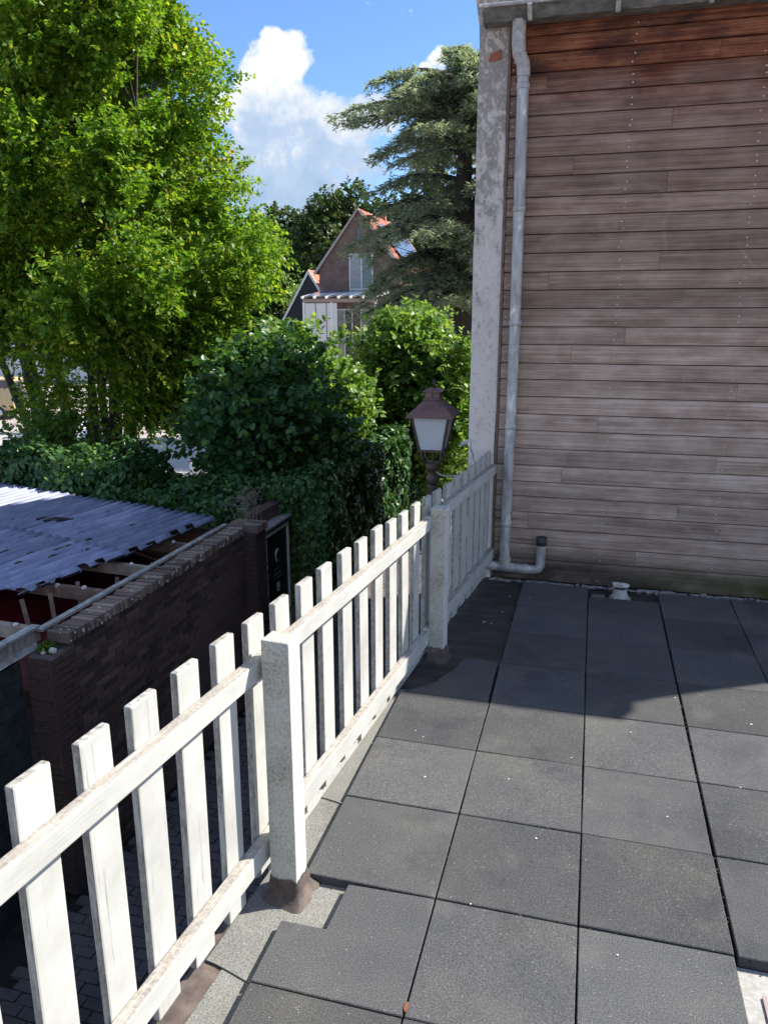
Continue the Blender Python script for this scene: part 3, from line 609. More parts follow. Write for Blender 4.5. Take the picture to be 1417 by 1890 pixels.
def gutter():
    root = empty('roof_gutter', (1.6, 5.8, 4.0)); tag(root, 'old grey zinc box gutter under the house eave', 'gutter'); bpy.context.view_layer.update()
    def part(o): o.parent = root; o.matrix_parent_inverse = root.matrix_world.inverted(); return o
    x0, x1 = -.855, XR - .13
    prof = [(5.935, 4.06), (5.935, 3.950), (5.825, 3.952), (5.765, 4.008), (5.750, 4.018)]
    th = .004; P = prof; Q = [(y + .006, z + .006) for y, z in prof][::-1]
    M = MB(); M.extr([(x0, y, z) for y, z in P + Q], (x1 - x0, 0, 0)); part(M.build('trough', MAT['zinc_old']))
    part(MB().tube([(x0 - .03, 5.748, 4.026), (x1, 5.748, 4.026)], .013, 10).build('rolled_edge', MAT['zinc']))
    part(MB().extr([(x0 - .003, y, z) for y, z in [(5.935, 4.055), (5.935, 3.945), (5.822, 3.947), (5.76, 4.012)]], (-.004, 0, 0)).build('end_cap', MAT['zinc_old']))
    for x in (-.565, -.004, .56, 1.2, 1.9, 2.6, 3.3):
        M = MB(); w = .030; pp = [(5.742, 4.035), (5.745, 4.01), (5.758, 3.998), (5.812, 3.944), (5.83, 3.940)]
        M.extr([(x, y, z) for y, z in pp] + [(x, y - .006, z - .003) for y, z in pp[::-1]], (w, 0, 0)); part(M.build('bracket', MAT['foil'] if x < 0 else MAT['zinc']))
gutter()
def downpipe():
    root = empty('rain_downpipe', (-.59, 5.87, .05)); tag(root, 'grey zinc rain downpipe on the wall beside the corner pillar', 'downpipe'); bpy.context.view_layer.update()
    def part(o): o.parent = root; o.matrix_parent_inverse = root.matrix_world.inverted(); return o
    Y = 5.885; r_ = .040
    part(MB().tube([(-.625, 5.86, 3.958), (-.625, 5.862, 3.82), (-.618, 5.866, 3.755), (-.592, Y, 3.705), (-.587, Y, 3.66), (-.587, Y, 3.62)], [.046] * 6, 16).build('offset_bend', MAT['vent_plastic']))
    xs = lambda z: -.587 + .010 * math.sin((3.6 - z) * .9)
    part(MB().tube([(xs(z), Y, z) for z in np.linspace(3.63, .12, 18)], r_, 18).build('pipe', MAT['zinc']))
    for z in (3.56, 2.77, 1.98, 1.21, .44):
        part(MB().lathe([(r_, -.022), (r_ + .006, -.018), (r_ + .006, .012), (r_ + .002, .02), (r_, .02)], (xs(z), Y, z), 18).build('collar', MAT['zinc']))
    part(MB().tube([(xs(.1) + .003, Y, .17), (xs(.1) + .003, Y, .085)], .046, 16).build('tee_socket', MAT['vent_plastic']))
    part(MB().tube([(-.73, Y, .088), (-.40, Y - .003, .078)], .038, 16).build('drain_pipe', MAT['zinc']))
    path = [(-.41, Y - .003, .078)] + [(-.355 + .052 * math.sin(a), Y - .003, .130 - .052 * math.cos(a)) for a in np.linspace(0, math.pi / 2, 8)] + [(-.303, Y - .003, .30)]
    part(MB().tube(path, .036, 16, cap=False).build('elbow', MAT['zinc']))
    part(MB().tube([(-.40, Y - .003, .078), (-.43, Y - .003, .0785)], .041, 16).build('collar', MAT['zinc']))
    part(MB().lathe([(.030, .0), (.041, 0), (.041, .065), (.034, .065), (.034, .0)], (-.303, Y - .003, .285), 18).build('socket_rim', MAT['pvc_dark']))
downpipe()

# ---------------------------------------------------------------- street lamp
def lamp():
    t = empty('street_lamp', (-1.245, 6.22, GZ - .06)); tag(t, 'old-fashioned four-sided lantern lamp with reddish hood behind the picket fence', 'street lamp')
    z0 = -GZ + .06
    def zz(z): return z + z0
    MB().lathe([(0, 0), (.13, 0), (.13, .25), (.09, .32), (.075, .9), (.055, 1.0), (.045, zz(.62)), (.050, zz(.635)), (.044, zz(.65)), (0, zz(.65))], n=20).build('post', MAT['iron_brown'], t)
    MB().lathe([(0, zz(.652)), (.03, zz(.652)), (.052, zz(.675)), (.057, zz(.70)), (.050, zz(.728)), (.028, zz(.745)), (.02, zz(.752)), (.03, zz(.76)), (.055, zz(.775)), (.066, zz(.83)), (.045, zz(.845)), (0, zz(.845))], n=20).build('cup', MAT['iron_brown'], t)
    for k in range(4):
        a = math.pi / 4 + k * math.pi / 2; c, s = math.cos(a), math.sin(a)
        MB().tube([(c * .03, s * .03, zz(.83)), (c * .085, s * .085, zz(.845)), (c * .115, s * .115, zz(.88)), (c * .120, s * .120, zz(.955))], .009, 8).build('arm', MAT['iron_brown'], t)
    MB().tube([(0, 0, zz(.84)), (0, 0, zz(.95))], .010, 8).build('stem', MAT['iron_brown'], t)
    hb, ht, zb, zt = .098, .152, zz(.955), zz(1.240)
    MB().box((0, 0, zb - .006), (hb * 2 + .02, hb * 2 + .02, .012)).build('base_plate', MAT['iron_brown'], t)
    for k in range(4):
        m4 = Matrix.Rotation(k * math.pi / 2, 3, 'Z'); q = lambda x, y, z: m4 @ Vector((x, y, z))
        MB().beam(q(-hb, -hb, zb), q(-ht, -ht, zt), .016, .016).build('corner_bar', MAT['iron_brown'], t)
        i = .010; M = MB(); M.add([q(-hb + i, -hb + .002, zb + .004), q(hb - i, -hb + .002, zb + .004), q(ht - i, -ht + .002, zt - .004), q(-ht + i, -ht + .002, zt - .004),
                                  q(-hb + i, -hb + .006, zb + .004), q(hb - i, -hb + .006, zb + .004), q(ht - i, -ht + .006, zt - .004), q(-ht + i, -ht + .006, zt - .004)],
                                 [(0, 1, 2, 3), (7, 6, 5, 4), (0, 4, 5, 1), (2, 6, 7, 3), (1, 5, 6, 2), (0, 3, 7, 4)]); M.build('glass_pane', MAT['frosted_glass'], t)
    # hood
    M = MB(); e, c_, z1, z2 = .190, .066, zt, zt + .128
    lv = [(e - .012, z1 - .012), (e, z1 - .012), (e, z1 + .004), (.105, z1 + .085), (c_, z2), (0.001, z2)]
    vs = [(sx * r_, sy * r_, z) for r_, z in lv for sx, sy in ((-1, -1), (1, -1), (1, 1), (-1, 1))]
    M.add(vs, [(i * 4 + k, i * 4 + (k + 1) % 4, (i + 1) * 4 + (k + 1) % 4, (i + 1) * 4 + k) for i in range(5) for k in range(4)] + [(3, 2, 1, 0)]); M.build('hood', MAT['copper_brown'], t)
    M = MB(); M.box((0, 0, z2 + .004), (.150, .150, .008)); M.box((0, 0, z2 + .036), (.118, .118, .054)); M.build('chimney', MAT['copper_brown'], t)
    for k in range(4):
        m4 = Matrix.Rotation(k * math.pi / 2, 3, 'Z'); MB().box(m4 @ Vector((0, -.0598, z2 + .037)), (.008, .003, .04), k * math.pi / 2).build('vent_slot', MAT['dark_rubber'], t)
    z3 = z2 + .064; M = MB(); lv = [(.080, z3), (.080, z3 + .006), (.03, z3 + .028), (.001, z3 + .03)]
    vs = [(sx * r_, sy * r_, z) for r_, z in lv for sx, sy in ((-1, -1), (1, -1), (1, 1), (-1, 1))]
    M.add(vs, [(i * 4 + k, i * 4 + (k + 1) % 4, (i + 1) * 4 + (k + 1) % 4, (i + 1) * 4 + k) for i in range(3) for k in range(4)] + [(3, 2, 1, 0)]); M.build('cap', MAT['copper_brown'], t)
    MB().lathe([(0, z3 + .025), (.010, z3 + .03), (.008, z3 + .045), (.020, z3 + .058), (.021, z3 + .068), (.012, z3 + .085), (.004, z3 + .10), (0, z3 + .104)], n=14).build('finial', MAT['dark_timber'], t)
    MB().tube([(.02, 0, zz(.77)), (.06, .0, zz(.735)), (.12, .02, zz(.725)), (.26, .05, zz(.73)), (.33, .08, zz(.735))], .008, 8).build('wall_stay', MAT['zinc'], t)
lamp()

# ---------------------------------------------------------------- brick garden wall, shed, door
def brick_wall():
    root = empty('garden_wall', (-4.15, 6.7, GZ)); tag(root, 'dark brick alley wall with a soldier course of coping bricks', 'wall'); bpy.context.view_layer.update()
    def part(o): o.parent = root; o.matrix_parent_inverse = root.matrix_world.inverted(); return o
    xf = -4.075; part(MB().box2((-4.29, 5.10, GZ), (xf - .006, 8.42, -.622)).build('mortar_core', MAT['mortar']))
    part(MB().box2((-4.32, 4.815, GZ), (xf - .004, 5.098, -.665)).build('mortar_core', MAT['mortar'])); part(MB().box2((-4.32, 8.422, GZ), (-3.925, 8.74, -.61)).build('mortar_core', MAT['mortar']))
    inv = root.matrix_world.inverted(); cells = []
    me = bevmesh(MB().box((0, 0, 0), (.02, .208, .052)), 'brick', MAT['dark_brick'], .004)
    mh = bevmesh(MB().box((0, 0, 0), (.02, .100, .052)), 'brick_half', MAT['dark_brick'], .004)
    z = -.655; r = 0
    while z > GZ:
        y = 5.105 - (.11 if r % 2 else 0)
        while y < 8.40:
            a, b = max(y, 5.105), min(y + .208, 8.415)
            if b - a > .05: cells.append((xf - .004, (a + b) / 2, z, b - a))
            y += .218
        z -= .0625; r += 1
    cells.sort(key=lambda c: math.hypot(c[1], c[2] - 2) * (1 if (c[2] > -.6 - (8.5 - c[1]) * .6) else 1.6)); M = MB()
    for i, (x, y, z, L) in enumerate(cells):
        j = random.gauss(0, .0018)
        if i < 285:
            o = link('brick', me if L > .15 else mh, root); o.matrix_local = inv @ Matrix.Translation((x + j, y, z)); 
            if L <= .15: o.scale.y = L / .1
        else: M.box((x + j, y, z), (.02, L, .052))
    o = part(M.build('bricks', MAT['dark_brick'])); o['kind'] = 'stuff'
    # pier bricks: near pier and far pier, real relief joined per pier
    def pier(x0, x1, y0, y1, ztop, seed):
        M = MB(); rr = random.Random(seed); z = ztop - .03; r = 0
        while z > GZ:
            for face in (0, 1):
                p = 0; w = (x1 - x0) if face == 0 else (y1 - y0); first = .10 if (r + face) % 2 else .208
                while p < w - .02:
                    L = min(first, w - p); j = rr.gauss(0, .002)
                    if face == 0: M.box((x0 + p + L / 2, y0 + .002 - j, z), (L - .010, .02, .052))
                    else: M.box((x1 - .002 + j, y0 + p + L / 2, z), (.02, L - .010, .052))
                    p += L; first = .208
            z -= .0625; r += 1
        o = part(M.build('pier_bricks', MAT['dark_brick'])); o['kind'] = 'stuff'
    pier(-4.325, xf + .004, 4.812, 5.10, -.665, 3); pier(-4.325, -3.92, 8.42, 8.742, -.61, 4)
    cb = bevmesh(MB().box((0, 0, 0), (.215, .047, .098)), 'coping_brick', MAT['coping_brick'], .006)
    y = 5.03
    while y < 8.40:
        o = link('coping_brick', cb, root); o.matrix_local = inv @ Matrix.Translation((-4.155 + random.gauss(0, .004), y, -.562 + random.gauss(0, .006))) @ Matrix.Rotation(random.gauss(0, .02), 4, 'Z') @ Matrix.Rotation(random.gauss(0, .02), 4, 'X'); y += .0625
    for (x, y) in [(-4.19 + .0 * i, 8.46 + i * .0625) for i in range(5)] + [(-3.985, 8.46 + i * .0625) for i in range(5)]:
        o = link('coping_brick', cb, root); o.matrix_local = inv @ Matrix.Translation((x, y, -.548 + random.gauss(0, .003)))
    M = MB(); rr = random.Random(2)
    for i in range(70):
        y = rr.uniform(5.0, 8.4); x = rr.choice([rr.uniform(-4.2, -4.07), -4.047]); M.box((x, y, -.512 if x < -4.05 else rr.uniform(-.60, -.53)), (.006 + rr.random() * .010, .006 + rr.random() * .012, .005 + (rr.random() * .03 if x > -4.05 else 0)))
    o = part(M.build('mortar_crumbs', MAT['litter_white'])); o['kind'] = 'stuff'
    # rubble, moss and a pale stone on the near pier
    o = part(MB().prism([(-4.30, 4.83), (-4.09, 4.83), (-4.08, 5.0), (-4.29, 5.02)], -.666, -.655).build('pier_cap', MAT['mortar']))
    n = 420; P = np.c_[rng.normal(-4.21, .035, n), rng.normal(4.94, .035, n), rng.uniform(-.655, -.60, n)]; D = np.c_[rng.normal(0, .6, n), rng.normal(0, .6, n), rng.uniform(.3, 1.2, n)]
    o = leaves('moss_cushion', P, D, rng.normal(0, 1, (n, 3)), .03, MAT['shrub_leaf'], 'oval'); tag(o, 'green moss and weed cushion growing on the near brick pier', 'moss', kind='stuff')
    for nm, c, s_ in (('stone', (-4.13, 4.90, -.625), .034), ('stone', (-4.20, 4.87, -.64), .02)):
        bm = bmesh.new(); bmesh.ops.create_icosphere(bm, subdivisions=2, radius=s_); rr = random.Random(s_)
        for v in bm.verts: v.co *= rr.uniform(.7, 1.15); v.co.z *= .9
        me2 = bpy.data.meshes.new('stone'); bm.to_mesh(me2); bm.free(); me2.materials.append(MAT['litter_white']); o = link('stone', me2, None, c); tag(o, 'pale pointed mortar lump on the near brick pier' if s_ > .03 else 'smaller flat pale mortar lump on the near brick pier', 'stone')
    # dry weed on the far pier
    M = MB(); rr = random.Random(8)
    for i in range(15):
        b = Vector((-4.12 + rr.gauss(0, .09), 8.60 + rr.gauss(0, .06), -.50)); p = [b]; dr = Vector((rr.gauss(0, .25), rr.gauss(0, .2), 1))
        for k in range(5): p.append(p[-1] + dr * rr.uniform(.05, .10)); dr += Vector((rr.gauss(0, .25), rr.gauss(0, .25), 0))
        M.tube(p, [.004, .003, .003, .002, .002, .001], 4)
        for k in range(2, 6): 
            q = p[k]; M.tube([q, q + Vector((rr.gauss(0, .05), rr.gauss(0, .05), .04)), q + Vector((rr.gauss(0, .07), rr.gauss(0, .07), .05))], [.002, .005, .001], 4)
    t = M.build('dry_weed', MAT['pale_timber']); tag(t, 'dry brown weed sprouting on the far brick pier before the ivy', 'weed')
brick_wall()

def shed():
    root = empty('shed', (-6.5, 6.5, GZ)); tag(root, 'lean-to shed with broken bluish corrugated roof sheets behind the brick wall', 'shed'); bpy.context.view_layer.update()
    def part(o): o.parent = root; o.matrix_parent_inverse = root.matrix_world.inverted(); return o
    # corrugated sheets: local u toward the viewer, v to the left, rotated 11 degrees
    a = R(11.5); U = Vector((-math.sin(a), -math.cos(a), 0)); V = Vector((-math.cos(a), math.sin(a) * .95, 0)).normalized(); O = Vector((-4.33, 8.40, 0))
    pitch = .140; rr = random.Random(5)
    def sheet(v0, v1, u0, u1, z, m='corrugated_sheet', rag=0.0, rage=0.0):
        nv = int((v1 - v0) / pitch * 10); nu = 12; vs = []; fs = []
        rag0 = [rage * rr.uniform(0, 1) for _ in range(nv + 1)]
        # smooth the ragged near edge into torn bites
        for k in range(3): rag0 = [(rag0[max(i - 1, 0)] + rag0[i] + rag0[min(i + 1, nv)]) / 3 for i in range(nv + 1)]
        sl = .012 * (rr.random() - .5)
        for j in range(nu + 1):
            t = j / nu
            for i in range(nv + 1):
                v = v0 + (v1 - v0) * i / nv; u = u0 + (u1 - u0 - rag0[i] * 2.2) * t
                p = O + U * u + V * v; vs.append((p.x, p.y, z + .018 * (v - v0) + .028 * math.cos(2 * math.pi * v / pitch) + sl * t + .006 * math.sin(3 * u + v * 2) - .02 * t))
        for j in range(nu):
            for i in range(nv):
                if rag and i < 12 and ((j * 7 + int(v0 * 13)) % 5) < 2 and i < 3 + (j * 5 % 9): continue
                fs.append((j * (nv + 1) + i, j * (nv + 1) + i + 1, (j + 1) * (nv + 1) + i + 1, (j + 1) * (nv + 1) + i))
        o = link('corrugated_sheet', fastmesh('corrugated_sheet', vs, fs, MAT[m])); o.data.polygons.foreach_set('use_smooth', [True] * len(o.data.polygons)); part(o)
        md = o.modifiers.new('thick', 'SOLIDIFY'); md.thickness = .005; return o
    W = .90; k = 0
    for c in range(7):
        v0 = c * (W - .06)
        lim = [3.05, 3.45, 3.75, 4.0, 4.6, 4.9, 4.9][c]
        off = [.02, .0, .015, .0, .02, 0, .01][c] * 1.5
        z = -.42 + c * .0151
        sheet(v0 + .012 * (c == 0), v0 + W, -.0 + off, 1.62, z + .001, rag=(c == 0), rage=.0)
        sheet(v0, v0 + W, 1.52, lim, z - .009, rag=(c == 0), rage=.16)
    # moss clumps
    for i in range(44):
        v = rr.uniform(.15, 4.6); u = rr.uniform(.2, 3.0); v = round(v / pitch + .5) * pitch + pitch / 2; p = O + U * u + V * v; bm = bmesh.new(); bmesh.ops.create_icosphere(bm, subdivisions=2, radius=1)
        sx, sy = rr.uniform(.02, .04), rr.uniform(.025, .075)
        for q in bm.verts: q.co = Vector((q.co.x * sx, q.co.y * sy, q.co.z * .024)) * rr.uniform(.75, 1.2)
        me = bpy.data.meshes.new('moss'); bm.to_mesh(me); bm.free(); me.materials.append(MAT['moss']); o = link('moss_clump', me, None, (p.x, p.y, -.436 + v * .018), (0, 0, -a)); tag(o, 'dark moss clump lying in a groove of the corrugated roof', 'moss', 'moss clumps on the corrugated roof')
    # missing piece: its darkness is put in as a black plate on the sheets
    p = O + U * 1.05 + V * 1.75; o = MB().prism([(p.x - .22, p.y - .05), (p.x - .05, p.y - .10), (p.x + .20, p.y + .0), (p.x + .24, p.y + .07), (p.x + .02, p.y + .09), (p.x - .18, p.y + .05)], -.384, -.372).build('dark_hole_plate', MAT['dark_rubber']); part(o); o['label'] = 'black plate standing in for the dark of a hole in the sheets'
    # timbers, tarp and sticks seen through the gap
    for y, zt, m in ((5.02, -.50, 'pale_timber'), (5.95, -.50, 'old_timber'), (6.75, -.52, 'pale_timber'), (7.6, -.52, 'old_timber')):
        part(MB().beam((-4.36, y, zt - .06), (-9.5, y + .25, zt - .02), .06, .12).build('joist', MAT[m]))
        for dx in (.12, .42):
            bm = bmesh.new(); bmesh.ops.create_icosphere(bm, subdivisions=2, radius=.022); rr2 = random.Random(dx + y)
            for q in bm.verts: q.co *= rr2.uniform(.7, 1.3)
            me = bpy.data.meshes.new('putty'); bm.to_mesh(me); bm.free(); me.materials.append(MAT['litter_white']); part(link('putty_lump', me, None, (-4.45 - dx, y, zt + .008)))
    o = MB(); n = 22; vs = []; 
    for j in range(n + 1):
        for i in range(n + 1): vs.append((-9.4 + 5.0 * i / n, 3.5 + 4.8 * j / n, -.98 + .10 * math.sin(i * 1.1 + j * .7) * math.cos(j * .9)))
    o = link('tarpaulin', fastmesh('tarpaulin', vs, [(j * (n + 1) + i, j * (n + 1) + i + 1, (j + 1) * (n + 1) + i + 1, (j + 1) * (n + 1) + i) for j in range(n) for i in range(n)], MAT['red_tarp'])); part(o); o['label'] = 'dark red tarpaulin under the open roof'
    for (xa, ya, za, xb, yb, zb) in [(-4.95, 5.55, -.50, -4.62, 5.30, -1.05), (-4.80, 5.75, -.50, -4.50, 5.45, -1.05), (-4.72, 6.05, -.48, -4.42, 5.7, -1.0), (-4.55, 6.45, -.55, -4.5, 6.3, -1.0), (-4.48, 7.0, -.56, -4.46, 6.85, -1.0)]:
        part(MB().beam((xa, ya, za), (xb, yb, zb), .038, .022).build('slat', MAT['old_timber']))
    # steel gutter profile on the alley side and the board wall below it
    M = MB(); pr = [(-4.29, -.50), (-4.29, -.52), (-4.35, -.55), (-4.35, -.66), (-4.30, -.69), (-4.365, -.69), (-4.37, -.50)]
    M = MB(); M.extr([(x, 2.0, z + .05) for x, z in pr], (0, 2.98, 0)); part(M.build('edge_profile', MAT['zinc']))
    part(MB().box2((-4.345, 4.99, -.515), (-4.285, 8.42, -.490)).build('edge_strip', MAT['zinc']))
    for y in (2.6, 3.3, 4.0, 4.62): part(MB().box2((-4.352, y, -.635), (-4.296, y + .03, -.475)).build('bracket', MAT['zinc']))
    part(MB().box2((-4.44, 2.0, GZ), (-4.40, 4.80, -.66)).build('shed_wall', MAT['hedge_core']))
    z = -.72
    while z > GZ: 
        part(MB().box2((-4.398, 2.0, z - .128), (-4.375 + random.uniform(-.004, .004), 4.80, z)).build('wall_board', MAT['green_board'])); z -= .137
    part(MB().box2((-9.6, 8.35, GZ), (-4.33, 8.42, -.56)).build('back_wall', MAT['dark_brick'])); part(MB().box2((-9.7, 2.0, GZ), (-9.6, 8.4, -.5)).build('side_wall', MAT['dark_brick']))
shed()

def door():
    t = empty('alley_door', (-3.98, 9.15, GZ)); tag(t, 'black alley door with small white emblem and pale frame beyond the brick wall', 'door')
    MB().box2((-.03, -.36, 0), (.03, .36, 2.14)).build('door_leaf', MAT['dark_door'], t)
    MB().box2((-.04, .362, 0), (.05, .405, 2.24)).build('frame_jamb', MAT['frame_white'], t); MB().box2((-.04, -.405, 0), (.05, -.362, 2.24)).build('frame_jamb', MAT['frame_white'], t)
    MB().box2((-.04, -.36, 2.145), (.06, .36, 2.185)).build('frame_head', MAT['frame_white'], t)
    MB().box2((-.20, -.42, 2.25), (.09, .42, 2.275)).build('canopy', MAT['zinc'], t); MB().box2((.06, -.42, 2.20), (.085, .42, 2.2495)).build('canopy_edge', MAT['dark_timber'], t)
    s = MB().box2((.031, -.16, 1.28), (.034, .16, 1.92)).build('sign', MAT['dark_door'], t)
    M = MB(); pts = [(.07 * math.cos(x) * (1 if x < 3 else .8), 1.80 + .085 * math.sin(x)) for x in np.linspace(1.0, 4.6, 14)]
    M.tube([(.038, p[0], p[1]) for p in pts], [.006, .012, .016, .018, .018, .017, .015, .013, .012, .012, .01, .009, .007, .004], 5); M.build('emblem', MAT['print_white'], s)
    M = MB(); pts = [(.09 * math.cos(x), 1.78 + .10 * math.sin(x)) for x in np.linspace(-2.2, 1.4, 14)]; M.tube([(.037, p[0], p[1]) for p in pts], .004, 4); M.build('emblem_ring', MAT['print_grey'], s)
    M = MB()
    for j, (z, n) in enumerate(((1.62, 8), (1.55, 10), (1.49, 6))):
        for i in range(n): M.box((.0365, -.12 + .24 * (i + .5) / n, z), (.003, .24 / n * .55, .030))
    M.build('lettering', MAT['print_grey'], s)
    MB().box2((.0352, -.05, 1.30), (.0375, .05, 1.42)).build('notice', MAT['print_white'], s); MB().box2((.0378, -.02, 1.32), (.0385, .03, 1.335)).build('notice_text', MAT['print_grey'], s)
    # lintel wall between pier and ivy wall
    o = MB().box2((-4.2, 8.75, GZ + 2.28), (-4.05, 9.6, GZ + 2.45)).build('door_lintel', MAT['dark_brick']); tag(o, 'dark lintel over the alley door, half hidden by ivy', 'lintel')
door()

# ivy-clad walls
def ivyshell(name, label, boxlo, boxhi, n, faces, mat_='ivy_leaf', size=.075, cat='ivy', amp=.10, seed=1, coremat='hedge_core', shape='ivy', droop=True, kindm=None, wallbrick=None):
    g = np.random.default_rng(seed); lo, hi = np.array(boxlo, float), np.array(boxhi, float); sz = hi - lo
    root = empty(name, ((lo[0] + hi[0]) / 2, (lo[1] + hi[1]) / 2, lo[2])); tag(root, label, cat); bpy.context.view_layer.update(); inv = root.matrix_world.inverted()
    def part(o): o.parent = root; o.matrix_parent_inverse = inv; return o
    part(MB().box2(lo + .12, hi - .12).build('light_blocker' if wallbrick is None else 'wall', MAT[wallbrick or coremat]))  # solid dark box added inside so light does not leak through the leaves
    dirs = {'x+': (0, 1, (1, 0, 0)), 'x-': (0, 0, (-1, 0, 0)), 'y+': (1, 1, (0, 1, 0)), 'y-': (1, 0, (0, -1, 0)), 'z+': (2, 1, (0, 0, 1))}
    area = {f: sz[[i for i in range(3) if i != dirs[f][0]]].prod() for f in faces}; tot = sum(area.values()); Ps = []; Ns = []
    for f in faces:
        ax, side, nv = dirs[f]; k = int(n * area[f] / tot); q = lo + g.random((k, 3)) * sz; q[:, ax] = hi[ax] if side else lo[ax]
        ph = [g.random() * 6 for _ in range(6)]; a_, b_ = [i for i in range(3) if i != ax]
        bul = amp * (np.sin(q[:, a_] * 3.1 + ph[0]) * np.sin(q[:, b_] * 2.7 + ph[1]) + .6 * np.sin(q[:, a_] * 7.3 + ph[2]) * np.sin(q[:, b_] * 6.1 + ph[3]) + .4 * np.sin(q[:, a_] * 15 + ph[4]) * np.sin(q[:, b_] * 13 + ph[5]))
        q[:, ax] += (bul - g.exponential(.05, k) + .02) * (1 if side else -1); Ps.append(q); Ns.append(np.tile(np.array(nv, float), (k, 1)))
    P = np.concatenate(Ps); N = unit(np.concatenate(Ns) + g.normal(0, .42, P.shape)); D = np.cross(N, g.normal(0, 1, P.shape)); D[:, 2] -= 1.0 if droop else -.2; D = D - N * (D * N).sum(1, keepdims=True) * .7
    part(leaves('foliage', P, D, N, size * g.uniform(.6, 1.3, len(P)), MAT[mat_], shape, lf=g.random(len(P))))
ivyshell('ivy_hedge', 'tall dark green hedge standing behind the corrugated roof', (-9.0, 9.15, GZ), (-6.2, 10.3, .05), 15000, ['y-', 'z+', 'x+'], size=.085, cat='hedge', amp=.16, seed=2)
ivyshell('ivy_hedge', 'low dark green hedge at the far left behind the corrugated roof', (-13.5, 9.2, GZ), (-8.8, 10.3, -.35), 15000, ['y-', 'z+', 'x+'], size=.085, cat='hedge', amp=.16, seed=12)
ivyshell('ivy_hedge', 'lower dark hedge between the corrugated roof and the broad leaved tree', (-6.4, 9.05, GZ), (-4.35, 10.2, -.30), 15000, ['y-', 'z+', 'x+'], size=.085, cat='hedge', amp=.14, seed=3)
ivyshell('ivy_wall', 'alley wall smothered in trailing dark ivy beyond the door', (-4.6, 9.62, GZ + .9), (-3.40, 15.6, -.12), 42000, ['x+', 'z+', 'y-', 'y+'], size=.075, cat='ivy wall', amp=.12, seed=4)
o = MB().box2((-4.2, 9.6, GZ - .03), (-3.78, 15.4, GZ + 1.2)).build('alley_wall', MAT['dark_brick']); tag(o, 'dark brick base of the alley wall below the hanging ivy', 'wall')

# ---------------------------------------------------------------- trees
def limb(M, a, b, r0, r1, bend, n=7, rr=random, sides=7):
    a, b = Vector(a), Vector(b); mid = Vector(bend); pts = []
    for i in range(n + 1):
        t = i / n; pts.append(a.lerp(b, t) + mid * math.sin(math.pi * t) + Vector((rr.gauss(0, .012), rr.gauss(0, .012), 0)) * (b - a).length * .25)
    M.tube(pts, [r0 + (r1 - r0) * (i / n) ** .8 for i in range(n + 1)], sides); return pts
def foliage(clumps, per, twigs, leafn, size, up, g, spread=.45, twl=.5, centre=None):
    """leafy sprays: clump centres -> twigs -> alternating leaves"""
    C = np.repeat(clumps, twigs, 0); n = len(C); off = g.normal(0, 1, (n, 3)); off = unit(off) * (g.random((n, 1)) ** .4) * spread; P0 = C + off
    out = unit(off + .0) ; D = out + np.array([0, 0, up]) + g.normal(0, .35, (n, 3))
    if centre is not None: o2 = P0 - centre; o2[:, 2] *= .25; D += unit(o2) * .9
    D = unit(D); t = np.linspace(.1, 1, leafn)[None, :, None]; L = (twl * g.uniform(.6, 1.25, (n, 1, 1)))
    P = P0[:, None] + D[:, None] * t * L; P[:, :, 2:3] -= (t ** 2) * L * .25
    side = unit(np.cross(D, g.normal(0, 1, (n, 3))))[:, None] * np.where(np.arange(leafn) % 2, 1, -1)[None, :, None]
    LD = D[:, None] * .6 + side * .8 + g.normal(0, .3, P.shape); LD[:, :, 2] -= .35
    LN = np.zeros_like(P); LN[..., 2] = 1.0; LN += g.normal(0, .55, P.shape)
    return P.reshape(-1, 3), LD.reshape(-1, 3), LN.reshape(-1, 3)
def tree(name, label, base, trunks, clumps, per, mat_, bark, size, shape='oval', up=.5, twigs=20, leafn=9, spread=.45, twl=.45, seed=1, centre=None, group=None, cat='tree', limbs=26, lr=.05, width=1.0, lfb=0.0):
    rr = random.Random(seed); g = np.random.default_rng(seed)
    root = empty(name, base); tag(root, label, cat, group); bpy.context.view_layer.update(); inv = root.matrix_world.inverted()
    def part(o): o.parent = root; o.matrix_parent_inverse = inv; return o
    tips = []
    for k, (a, b, r0, r1, bend) in enumerate(trunks):
        M = MB(); pts = limb(M, a, b, r0, r1, bend, 9, rr, 9); part(M.build('trunk', MAT[bark])); tips.append(pts)
    M = MB(); cl = np.asarray(clumps); idx = g.permutation(len(cl))[:limbs]
    for i in idx:
        c = Vector(cl[i]); best = min((p for pts in tips for p in pts[2:] if p.z < c.z + .2), key=lambda p: (p - c).length + max(0, p.z - c.z + .6) * 2, default=tips[0][-1])
        L = (c - best).length; limb(M, best, c, min(lr, .012 + L * .012), .006, (0, 0, L * .06), 6, rr, 5)
    if limbs: part(M.build('limbs', MAT[bark]))
    P, D, N = foliage(cl, per, twigs, leafn, size, up, g, spread, twl, centre)
    lf = np.clip(g.random(len(P)) * .75 + np.repeat(g.random(len(P) // leafn), leafn) * .25 + lfb, 0, 1)
    part(leaves('crown', P, D, N, size * g.uniform(.65, 1.25, len(P)), MAT[mat_], shape, width=width, lf=lf))
    return root
def shellpts(g, n, prof, c, inner=.35, squash=1.0):
    """points in a solid of revolution given (z, radius); mostly near its surface"""
    zz = np.array([p[0] for p in prof]); rr = np.array([p[1] for p in prof]); out = []
    while len(out) < n:
        z = g.uniform(zz[0], zz[-1]); r_ = np.interp(z, zz, rr)
        if g.random() > r_ / rr.max(): continue
        q = r_ * (g.random() ** inner) * g.uniform(.82, 1.10); a = g.random() * 2 * math.pi; out.append((c[0] + q * math.cos(a), c[1] + q * math.sin(a) * squash, z))
    return np.array(out)
